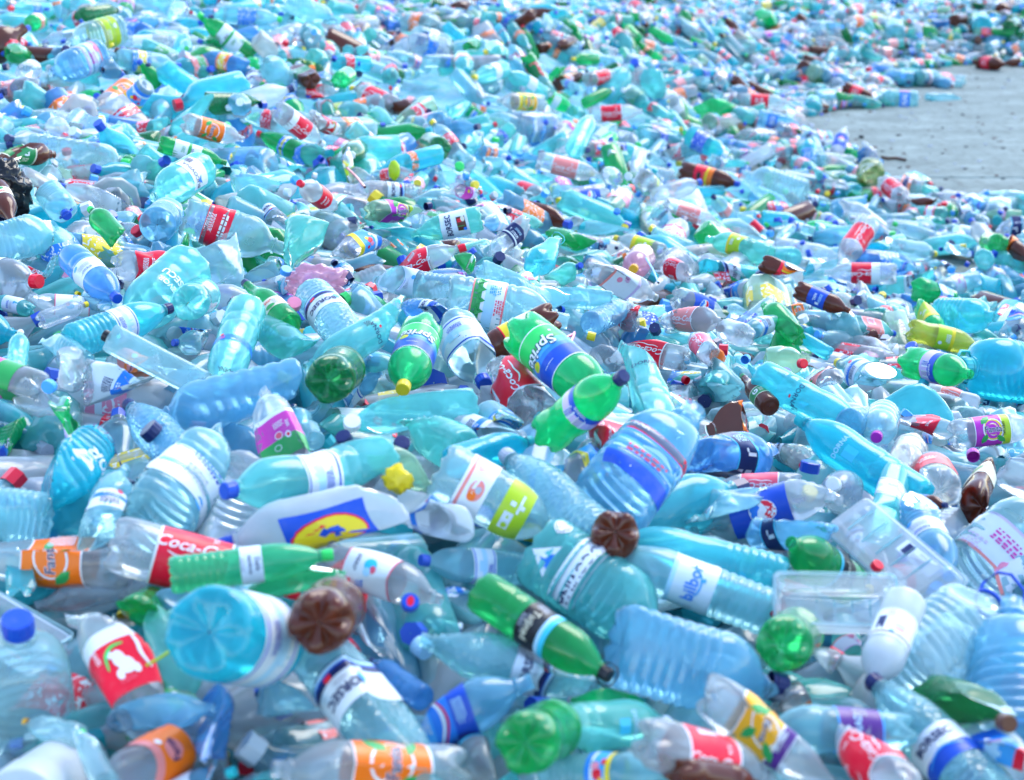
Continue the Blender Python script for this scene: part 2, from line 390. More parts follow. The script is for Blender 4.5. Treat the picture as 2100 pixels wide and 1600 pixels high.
DES = {
 'cola': cola(), 'colapale': cola('palered'), 'colapink': cola('pinkred'),
 'colawhite': dict(bands=[('white', .3), ('red', .7)], ops=cola()['ops']),
 'santa': dict(bands=[('red', .8), ('white', .2)], ops=[E('white', -.02, .02, .10, .16), E('white', .05, -.14, .13, .16), E('white', -.1, -.26, .06, .1), E('white', .17, -.25, .06, .1), E('white', -.12, .14, .05, .07), RB('bright', [(-.24, -.1), (-.2, .16), (-.05, .27), (.14, .26)], .06),
     RB('white', [(.30, .42), (.36, .2), (.33, 0), (.40, -.3)], .07), LN('white', -.34, .24, .1, .3, 4), LN('pinkred', .0, -.40, .3, .1, 2), T('Coca-Cola', 'white', .3, 1.3, 0, 'ax', .012, .35)]),
 'fanta': fanta('orange', 'orange'), 'fantagrape': fanta('purple', 'yellow', 'lime', 'ax'), 'fantalemon': fanta('amber', 'amber', 'violet'), 'fantayellow': fanta('amber', 'lime', 'yellow'), 'fantapale': fanta('palered', 'orange'),
 'sprite': dict(bands=[('white', .02), ('bright', .30), ('leaf', .08), ('teal', .07), ('lblue', .08), ('mid', .1), ('blue', .33), ('white', .02)], ops=[T('Sprite', 'navy', .36, .01, -.10, 'c', .055, .18), T('Sprite', 'white', .36, 0, -.10, 'c', .02, .18),
     E('yellow', .33, .08, .12, .09), E('lime', .35, .09, .07, .05), R('white', .1, .36, .28, .012), R('white', -.45, -.35, .05, .05), T('Sprite', 'white', .36, 1.5, -.10, 'c', .02, .18)]),
 'spriteback': dict(z=(.35, 1), bands=[('bright', .1), ('lilac', .5), ('blue', .4)], ops=[R('white', -.1, -.05, .2, .3), R('white', .22, -.05, .22, .3), LN('blue', -.1, -.05, .16, .26, 5), LN('grey', .22, -.05, .18, .26, 5), LN('white', .1, .2, .4, .1, 2)]),
 'pepsi': dict(bands=[('blue', 1)], ops=[E('white', 0, 0, .27, .27), PG('red', [(-.25, .02), (-.20, .16), (-.1, .23), (.02, .255), (.14, .21), (.22, .12), (.25, .06), (.1, .04), (-.08, .10)]), PG('mid', [(-.25, -.05), (-.1, .0), (.08, -.09), (.25, -.04), (.2, -.16), (.08, -.24), (-.08, -.24), (-.2, -.16)]),
     T('pepsi', 'white', .24, .48, 0, 'ax', .03), T('pepsi', 'white', .24, -.6, 0, 'ax', .03)]),
 'borsec': dict(bands=[('navy', .03), ('pale', .07), ('blue', .05), ('navy', .15), ('offwhite', .70)], ops=[T('BORSEC', 'navy', .22, 0, .12, 'c', .03), LN('grey', 0, -.04, .3, .08, 2), R('red', .12, -.2, .13, .09), PG('offwhite', [(-.6, -.12), (-.1, -.12), (-.6, -.24)]), T('BORSEC', 'navy', .22, 1.5, .12, 'c', .03), E('lblue', -.45, .02, .09, .09)]),
 'borsecblue': dict(bands=[('blue', .4), ('white', .06), ('offwhite', .54)], ops=[T('BORSEC', 'navy', .22, 0, .16, 'c', .03), PG('white', [(-.3, -.1), (0, .05), (.3, -.1)]), RB('lblue', [(-.4, -.2), (0, -.05), (.4, -.2)], .04)]),
 'borsecpic': dict(bands=[('offwhite', 1)], ops=[T('BORSEC', 'navy', .25, -.02, .16, 'c', .03), R('brown', 0, -.22, .5, .26), R('leaf', -.16, -.2, .2, .2), R('red', .12, -.18, .12, .12), E('cream', .16, -.28, .1, .06), E('mid', -.2, -.3, .07, .05)]),
 'dorna': dict(none=1, ops=[T('DORNA', 'navy', .17, 0, .34, 'c', .012), R('navy', .0, .23, .06, .01), T('DORNA', 'navy', .17, 1.4, .34, 'c', .012)]),
 'dornaside': dict(none=1, ops=[T('DORNA', 'navy', .2, 0, -.3, 'c', .012), E('red', .1, -.45, .05, .03), LN('navy', .4, -.2, .18, .2, 3)]),
 'dornapale': dict(none=1, ops=[T('DORNA', 'pale', .17, 0, .36, 'c', .012), R('cyan', 0, .05, .3, .34)]),
 'dornablue': dict(z=(.7, 1), bands=[('mid', 1)], ops=[E('pale', .1, .08, .06, .03), LN('lblue', -.05, -.02, .4, .1, 2), LN('red', .38, .02, .12, .12, 2), E('red', .42, -.12, .05, .05), T('DORNA', 'navy', .17, 0, 1.1, 'c', .012)]),
 'bucovina': dict(z=(.35, .88), arc=1.0, bands=[('white', 1)], ops=[T('BUCOVINA', 'navy', .19, 0, .07, 'c', .012), R('grey', 0, -.08, .9, .012), R('grey', 0, .22, .9, .008)],
     free=[PG('white', [(-.12, -.3), (.32, -.3), (.1, -.62)]), PG('mid', [(.0, -.32), (.22, -.32), (.14, -.5)]), E('white', -.36, -.48, .12, .12), E('navy', -.36, -.48, .10, .10), E('white', -.36, -.48, .085, .085)]),
 'barcode': dict(z=(.1, .8), arc=1.0, bands=[('white', 1)], ops=[T('BUCOVINA', 'navy', .17, -.05, .12, 'c', .012), PG('mid', [(-.4, -.05), (-.28, .12), (-.16, -.05)])] + [R('navy', .26 + .022 * i, -.1, .008 + .006 * (i % 3), .2) for i in range(9)]),
 'izvor': dict(none=1, ops=[T('IZVOR', 'white', .16, .05, .30, 'c', .02), T('C-SECU', 'white', .2, .0, .08, 'c', .03), E('white', -.28, .2, .035, .035), E('white', -.38, .16, .03, .03), E('white', -.46, .12, .025, .025), E('cream', -.55, .05, .06, .05), E('orange', -.55, .05, .03, .03)]),
 'izvina': dict(none=1, ops=[PG('white', [(-.1, .2), (.05, .3), (.14, .22), (.1, .06), (-.02, .02)]), T('IZVOR', 'white', .22, -.2, -.05, 'c', .03), E('white', .3, .14, .03, .03), E('white', .38, .08, .025, .025), E('cream', .5, .0, .055, .05)],
     free=[]),
 'tusblack': dict(bands=[('black', .70), ('pale', .12), ('cyan', .18)], ops=[T('Tușnad', 'cream', .24, 0, -.12, 'c', .012), R('grey', 0, -.24, .5, .012), LN('grey', 0, -.32, .34, .08, 2), LN('grey', -.5, -.1, .2, .3, 5)]),
 'tusnavy': dict(z=(.0, .8), bands=[('lblue', .04), ('violet', .92), ('lblue', .04)], ops=[T('TUȘNAD', 'pale', .22, 0, .06, 'c', .012), LN('grey', 0, -.12, .4, .1, 2), LN('grey', .5, 0, .22, .3, 5)]),
 'navyband': dict(z=(.1, .7), bands=[('cyan', .06), ('navy', .88), ('cyan', .06)], ops=[R('white', -.02, .08, .08, .2), R('white', -.12, -.02, .1, .05), R('grey', .36, .05, .12, .15), R('grey', .36, -.15, .12, .12), LN('pale', -.4, 0, .2, .3, 4)]),
 'blackband': dict(z=(.1, .7), bands=[('black', .85), ('cyan', .15)], ops=[T('Tușnad', 'cream', .22, .1, 0, 'c', .012), LN('grey', -.4, 0, .2, .2, 4)]),
 'bilbor': dict(z=(-.25, 1.1), bands=[('offwhite', .9), ('pale', .1)], ops=[T('bilbor', 'mid', .34, 0, 0, 'c', .02), RB('lblue', [(-.34, -.02), (-.2, -.16), (.05, -.17), (.25, -.08), (.33, .12)], .04), E('lblue', .1, -.2, .05, .04), LN('grey', -.62, 0, .2, .3, 5)]),
 'sunblue': dict(z=(-.25, 1.3), arc=.85, bands=[('blue', 1)], ops=[E('red', -.06, .02, .36, .60), E('yellow', -.07, .02, .33, .565), PG('blue', [(-.04, -.16), (.06, -.16), (.06, .0), (.03, .06), (.1, .1), (-.02, .2), (-.1, .1), (-.05, .02)]), R('blue', -.12, -.1, .1, .1)]),
 'waterblue': dict(bands=[('lblue', .30), ('mid', .35), ('blue', .35)], ops=[RB('white', [(-.5, -.14), (-.2, -.02), (.1, .0), (.5, -.12)], .05), RB('red', [(-.5, -.1), (-.2, .03), (.1, .06), (.5, -.06)], .035), LN('white', 0, -.28, .4, .14, 2), LN('pale', 0, .25, .5, .16, 3)]),
 'redblue': dict(z=(.0, 1.2), arc=.95, bands=[('blue', .30), ('mid', .14), ('pale', .18), ('lblue', .23), ('red', .15)], ops=[PG('white', [(-.2, -.16), (-.05, -.16), (-.12, -.3)]), LN('pinkred', -.05, -.01, .5, .1, 1), R('pale', .3, .17, .12, .16), LN('white', -.3, .31, .2, .04, 1), RB('pale', [(-.2, .1), (0, .14), (.2, .08)], .05)]),
 'bands': dict(bands=[('offwhite', .06), ('blue', .05), ('offwhite', .30), ('pale', .2), ('offwhite', .28), ('blue', .05), ('offwhite', .06)], ops=[R('pale', .1, .1, .3, .14), LN('blue', 0, -.15, .4, .14, 3)]),
 'splash': dict(bands=[('pinkred', .03), ('white', .94), ('pinkred', .03)], ops=[E('cyan', -.05, .05, .16, .14), E('pinkred', .03, .13, .09, .07), E('pale', .12, .02, .1, .08), LN('navy', 0, -.26, .4, .1, 1), T('TE', 'mid', .2, .45, -.1, 'c')]),
 'grapegreen': dict(bands=[('leaf', .42), ('magenta', .5), ('white', .08)], ops=[E('white', -.06, -.02, .11, .1), E('pinkred', -.06, -.02, .09, .08), E('white', -.2, -.3, .09, .085), E('leaf', -.2, -.3, .075, .07), E('white', .2, -.12, .1, .09), E('red', .2, -.12, .06, .05), LN('white', .05, .24, .3, .16, 3), LN('white', .3, .16, .12, .2, 4)]),
 'peach': dict(z=(.0, .55), bands=[('white', .1), ('palered', .12), ('white', .78)], ops=[E('palered', 0, .05, .18, .12), E('orange', .1, .02, .09, .07), E('grey', -.02, .08, .06, .05), LN('palered', -.4, 0, .2, .2, 3)], second=dict(z=(.85, 1.4), arc=1.2, bands=[('lime', 1)], ops=[LN('offwhite', -.1, .02, .08, .3, 1), R('offwhite', .2, -.05, .3, .16), R('offwhite', -.15, .06, .35, .04)])),
 'lime': dict(bands=[('lime', .8), ('yellow', .2)], ops=[LN('white', 0, .1, .4, .2, 3), E('white', .2, -.2, .08, .08)]),
 'beeryel': dict(bands=[('yellow', .05), ('cream', .25), ('white', .36), ('yellow', .3), ('red', .04)], ops=[T('ROC', 'navy', .34, 0, .03, 'c', .03), LN('red', 0, .25, .5, .14, 2), E('palered', .05, -.28, .12, .07), LN('orange', -.4, -.1, .2, .3, 3)]),
 'beerblue': dict(z=(.1, .9), bands=[('blue', 1)], ops=[T('NXL', 'white', .2, 0, -.1, 'c', .02), LN('pale', 0, .2, .5, .16, 2), R('white', .3, .1, .14, .2)]),
 'beerred': dict(z=(.1, .9), bands=[('red', .62), ('yellow', .1), ('orange', .28)], ops=[LN('yellow', 0, .1, .5, .12, 2), E('black', 0, -.2, .2, .1), LN('white', .3, -.1, .2, .2, 3)]),
 'beergreen': dict(z=(.1, .9), bands=[('cream', .06), ('green', .88), ('cream', .06)], ops=[T('G', 'white', .4, 0, 0, 'ax', .03), LN('cream', .3, 0, .2, .3, 3)]),
 'cream': dict(z=(.2, .9), bands=[('cream', 1)], ops=[LN('red', 0, .12, .5, .12, 1), E('leaf', 0, -.15, .2, .1), LN('grey', .3, 0, .2, .3, 3)]),
 'milk': dict(bands=[('white', .85), ('violet', .06), ('white', .09)], ops=[LN('red', -.02, .16, .3, .06, 1), LN('grey', -.02, .06, .3, .1, 2), R('navy', .42, .02, .2, .4), E('lblue', .1, .28, .06, .04), LN('lilac', .25, -.3, .2, .2, 3)]),
 'jag': dict(z=(.05, 1.0), bands=[('palered', .05), ('leaf', .25), ('white', .1), ('pale', .3), ('white', .25), ('palered', .05)], ops=[PG('leaf', [(c - .09, -.19), (c + .09, -.19), (c, -.04)]) for c in (-.5, -.3, -.1, .1, .3, .5)] + [LN('pinkred', 0, .2, .3, .16, 2), LN('lblue', -.3, .1, .2, .2, 3)]),
 'kai': dict(z=(.1, .9), arc=1.0, bands=[('mid', 1)], ops=[T('KAI', 'white', .3, 0, 0, 'c', .03), R('red', .42, 0, .06, .5)]),
 'kidred': dict(bands=[('mid', .2), ('white', .1), ('lblue', .5), ('yellow', .2)], ops=[E('red', 0, 0, .15, .12), E('yellow', .15, .1, .08, .08), E('pink', -.2, -.05, .1, .1), E('white', .25, -.15, .08, .06), E('red', -.3, .15, .08, .06)]),
 'whitepaper': dict(bands=[('offwhite', 1)], ops=[LN('blue', 0, .2, .5, .14, 2), LN('grey', 0, -.05, .5, .2, 4), E('lblue', .2, -.28, .1, .07), LN('blue', 1, 0, .4, .5, 6)]),
 'whiteblue': dict(bands=[('offwhite', .55), ('mid', .25), ('offwhite', .2)], ops=[LN('navy', 0, -.1, .5, .22, 3), E('pinkred', .2, .3, .08, .06), LN('white', 0, .15, .4, .1, 1)]),
 'whitepink': dict(bands=[('palered', .08), ('offwhite', .84), ('lilac', .08)], ops=[LN('magenta', 0, .05, .4, .2, 2), E('pink', .2, -.2, .12, .1), LN('lilac', -.3, -.2, .3, .2, 3)]),
 'greenwhite': dict(bands=[('offwhite', .5), ('leaf', .12), ('offwhite', .38)], ops=[LN('navy', 0, .2, .4, .12, 1), LN('leaf', 0, -.2, .4, .16, 2)]),
 'letters': dict(z=(.3, 1), bands=[('offwhite', 1)], ops=[T('Dubla', 'navy', .15, 0, .12, 'c', .01), T('dezinfectie', 'navy', .12, 0, -.03, 'c', .01), LN('grey', 0, -.2, .4, .1, 2)]),
 'navywhite': dict(z=(.1, .8), bands=[('navy', .75), ('white', .1), ('navy', .15)], ops=[LN('white', 0, .1, .5, .16, 1), LN('pale', 0, -.15, .5, .14, 2), T('L', 'white', .2, .4, 0, 'c')]),
 'redtext': dict(z=(.1, .9), bands=[('red', 1)], ops=[LN('white', 0, .1, .5, .14, 1), LN('white', 0, -.15, .4, .16, 3), LN('white', 1, 0, .4, .4, 5)]),
 'orangeclear': dict(z=(.1, .9), bands=[('orange', .8), ('palered', .2)], ops=[E('palered', 0, 0, .25, .2), T('Fanta', 'navy', .24, 0, 0, 'c', .02), E('white', .3, .2, .08, .06)]),
 'magentatxt': dict(z=(.1, .9), bands=[('magenta', .8), ('lilac', .2)], ops=[LN('white', 0, .1, .4, .14, 1), E('yellow', .1, -.15, .14, .1)]),
}
DES['izvina']['free'] = [R('white', .30, -.52, .62, .2), T('BUCOVINA', 'navy', .17, .30, -.53, 'c', .012)]
_txt = {}
def _collect_text():
    todo = {}
    def scan(d):
        for op in d.get('ops', []) + d.get('free', []):
            if op[0] == 't': todo[(op[1], op[7], op[8])] = None
        if 'second' in d: scan(d['second'])
    for d in DES.values(): scan(d)
    objs = []
    for k in todo:
        cu = bpy.data.curves.new('t', 'FONT'); cu.body = k[0]; cu.offset = k[1]; cu.shear = k[2]; cu.resolution_u = 2; cu.align_x = 'CENTER'; cu.align_y = 'CENTER'
        o = bpy.data.objects.new('t', cu); COL.objects.link(o); objs.append((k, o))
    dg = bpy.context.evaluated_depsgraph_get(); dg.update()
    for k, o in objs:
        me = o.evaluated_get(dg).to_mesh()
        bm = bmesh.new(); bm.from_mesh(me)
        bmesh.ops.remove_doubles(bm, verts=bm.verts, dist=1e-4)
        for _ in range(3):
            long = [e for e in bm.edges if e.calc_length() > .35]
            if not long: break
            bmesh.ops.subdivide_edges(bm, edges=long, cuts=1, use_grid_fill=False)
            bmesh.ops.triangulate(bm, faces=bm.faces)
        v = np.array([x.co[:2] for x in bm.verts]); f = [[x.index for x in q.verts] for q in bm.faces]
        bm.free()
        _txt[k] = (v, f)
    for k, o in objs:
        cu = o.data; bpy.data.objects.remove(o); bpy.data.curves.remove(cu)
_collect_text()
def op_geo(op, rs):
    """one print operation as flat vertices (around, along) and faces"""
    k = op[0]
    if k == 't':
        _, txt, col, size, c, a, o, bold, shear = op
        v, f = _txt[(txt, bold, shear)]
        v = v * size
        if o == 'ax': v = np.stack([-v[:, 1], v[:, 0]], 1)
        elif o == 'axd': v = np.stack([v[:, 1], -v[:, 0]], 1)
        return v + (c, a), f
    if k == 'e':
        _, col, c, a, rc, ra = op
        n = 20; V = [(c, a)]; fc = []
        for q in (.5, 1):
            V += [(c + q * rc * math.cos(t), a + q * ra * math.sin(t)) for t in np.linspace(0, 2 * math.pi, n, endpoint=False)]
        for j in range(n):
            j2 = (j + 1) % n
            fc.append([0, 1 + j, 1 + j2]); fc.append([1 + j, 1 + n + j, 1 + n + j2, 1 + j2])
        return np.array(V), fc
    if k == 'r':
        _, col, c, a, wd, h = op
        n = max(1, int(wd / .12))
        x = np.linspace(c - wd / 2, c + wd / 2, n + 1)
        V = [(q, a - h / 2) for q in x] + [(q, a + h / 2) for q in x]
        return np.array(V), [[i, i + 1, n + 2 + i, n + 1 + i] for i in range(n)]
    if k == 'l':
        _, col, c, a, wd, h, n = op
        V, fc = [], []
        n = n * 2 if n > 1 else 2
        p = h / n
        for r in range(n):
            y0 = a + h / 2 - p * (r + .8); y1 = y0 + p * .6
            x = c - wd / 2; end = c + wd / 2 - rs.uniform(0, .25) * wd
            while x < end:
                e = min(end, x + rs.uniform(.25, 1.1) * max(p, .035) * 1.6)
                b = len(V); V += [(x, y0), (e, y0), (e, y1), (x, y1)]; fc.append([b, b + 1, b + 2, b + 3]); x = e + p * .25 + .01
        return np.array(V), fc
    if k == 's':
        _, col, pts, wd = op
        p = np.array(pts, float); t = np.linspace(0, len(p) - 1, 4 * len(p)); i = np.arange(len(p))
        from_ = np.stack([np.interp(t, i, p[:, 0]), np.interp(t, i, p[:, 1])], 1)
        for _ in range(3): from_[1:-1] = (from_[:-2] + 2 * from_[1:-1] + from_[2:]) / 4
        d = np.gradient(from_, axis=0); d /= np.linalg.norm(d, axis=1)[:, None] + 1e-9
        nr = np.stack([-d[:, 1], d[:, 0]], 1) * wd / 2 * (.35 + .65 * np.sin(np.linspace(.15, 3.0, len(d))))[:, None]
        V = np.concatenate([from_ + nr, from_ - nr]); m = len(d)
        return V, [[j, j + 1, m + j + 1, m + j] for j in range(m - 1)]
    if k == 'p':
        p = np.array(op[2], float); n = len(p); ctr = p.mean(0)
        mid = (p + ctr) / 2
        V = np.concatenate([[ctr], mid, p]); fc = []
        for j in range(n):
            j2 = (j + 1) % n
            fc.append([0, 1 + j, 1 + j2]); fc.append([1 + j, 1 + n + j, 1 + n + j2, 1 + j2])
        return V, fc
def print_on(sh, ops, zc, phi0, parent, rs, base_off):
    for name, kinds, back in (('emblem', 'ersp', 0), ('lettering', 'tl', 0), ('emblem', 'ersp', 1), ('lettering', 'tl', 1)):
        VV, FF, fm, mats = [], [], [], []
        nb = 0
        for i, op in enumerate(ops):
            if op[0] not in kinds: continue
            cc = np.mean([q[0] for q in op[2]]) if op[0] in 'sp' else op[4] if op[0] == 't' else op[2]
            if (abs(cc) > .66) != bool(back): continue
            v, f = op_geo(op, rs)
            if len(v) == 0: continue
            col = op[2] if op[0] == 't' else op[1]
            if col not in mats: mats.append(col)
            lay = (i + 1) * .0016 + (.006 if name == 'lettering' else 0)
            VV.append(sh.at(zc + v[:, 1], phi0 + v[:, 0] / .5, base_off + lay))
            FF += [[a + nb for a in q] for q in f]; fm += [mats.index(col)] * len(f); nb += len(v)
        if VV: mk(name, np.concatenate(VV), FF, [paint(c) for c in mats], parent, fm, smooth=False)
def add_label(sh, root, design, rs, rot=0.0, fine=True, torn=False):
    d = DES[design]
    z0, z1 = sh.k['lab']
    while d is not None:
        a, b = d.get('z', (0, 1))
        lo, hi = z0 + (z1 - z0) * a, z0 + (z1 - z0) * b
        zc = (lo + hi) / 2; phi0 = rot
        if d.get('none'):
            print_on(sh, d['ops'] + d.get('free', []), zc, phi0, root, rs, .004)
        else:
            arc = d.get('arc')
            ns = 40 if arc is None else 22
            ph = np.linspace(0, 2 * math.pi, ns, endpoint=False) if arc is None else np.linspace(phi0 - arc, phi0 + arc, ns)
            zs, cols, t = [], [], 0
            for col, fr in d['bands']:
                n = max(1, int(fr * (hi - lo) / .09))
                for i in range(n): zs.append(lo + (hi - lo) * (t + fr * i / n)); cols.append(col)
                t += fr
            zs.append(lo + (hi - lo) * t)
            zs = np.array(zs)
            Z, PH = np.meshgrid(zs, ph, indexing='ij')
            edge = np.zeros_like(Z)
            edge[0] = edge[-1] = 1
            if torn: Z = Z + edge * .05 * np.sin(PH * 3 + rs.uniform(0, 6)) * (1 + np.sin(PH * 7))
            V = sh.at(Z, PH, .009 + .004 * np.sin(PH * 2 + Z * 4)).reshape(-1, 3)
            fc = grid_faces(len(zs), ns, arc is None)
            mats = list(dict.fromkeys(cols))
            per = ns if arc is None else ns - 1
            fm = np.repeat([mats.index(c) for c in cols], per)
            lb = mk('label', V, fc, [paint(c) for c in mats], root, fm)
            if fine:
                print_on(sh, d['ops'], zc, phi0, lb, rs, .014)
                if d.get('free'): print_on(sh, d['free'], zc, phi0, lb, rs, .006)
        d = d.get('second')
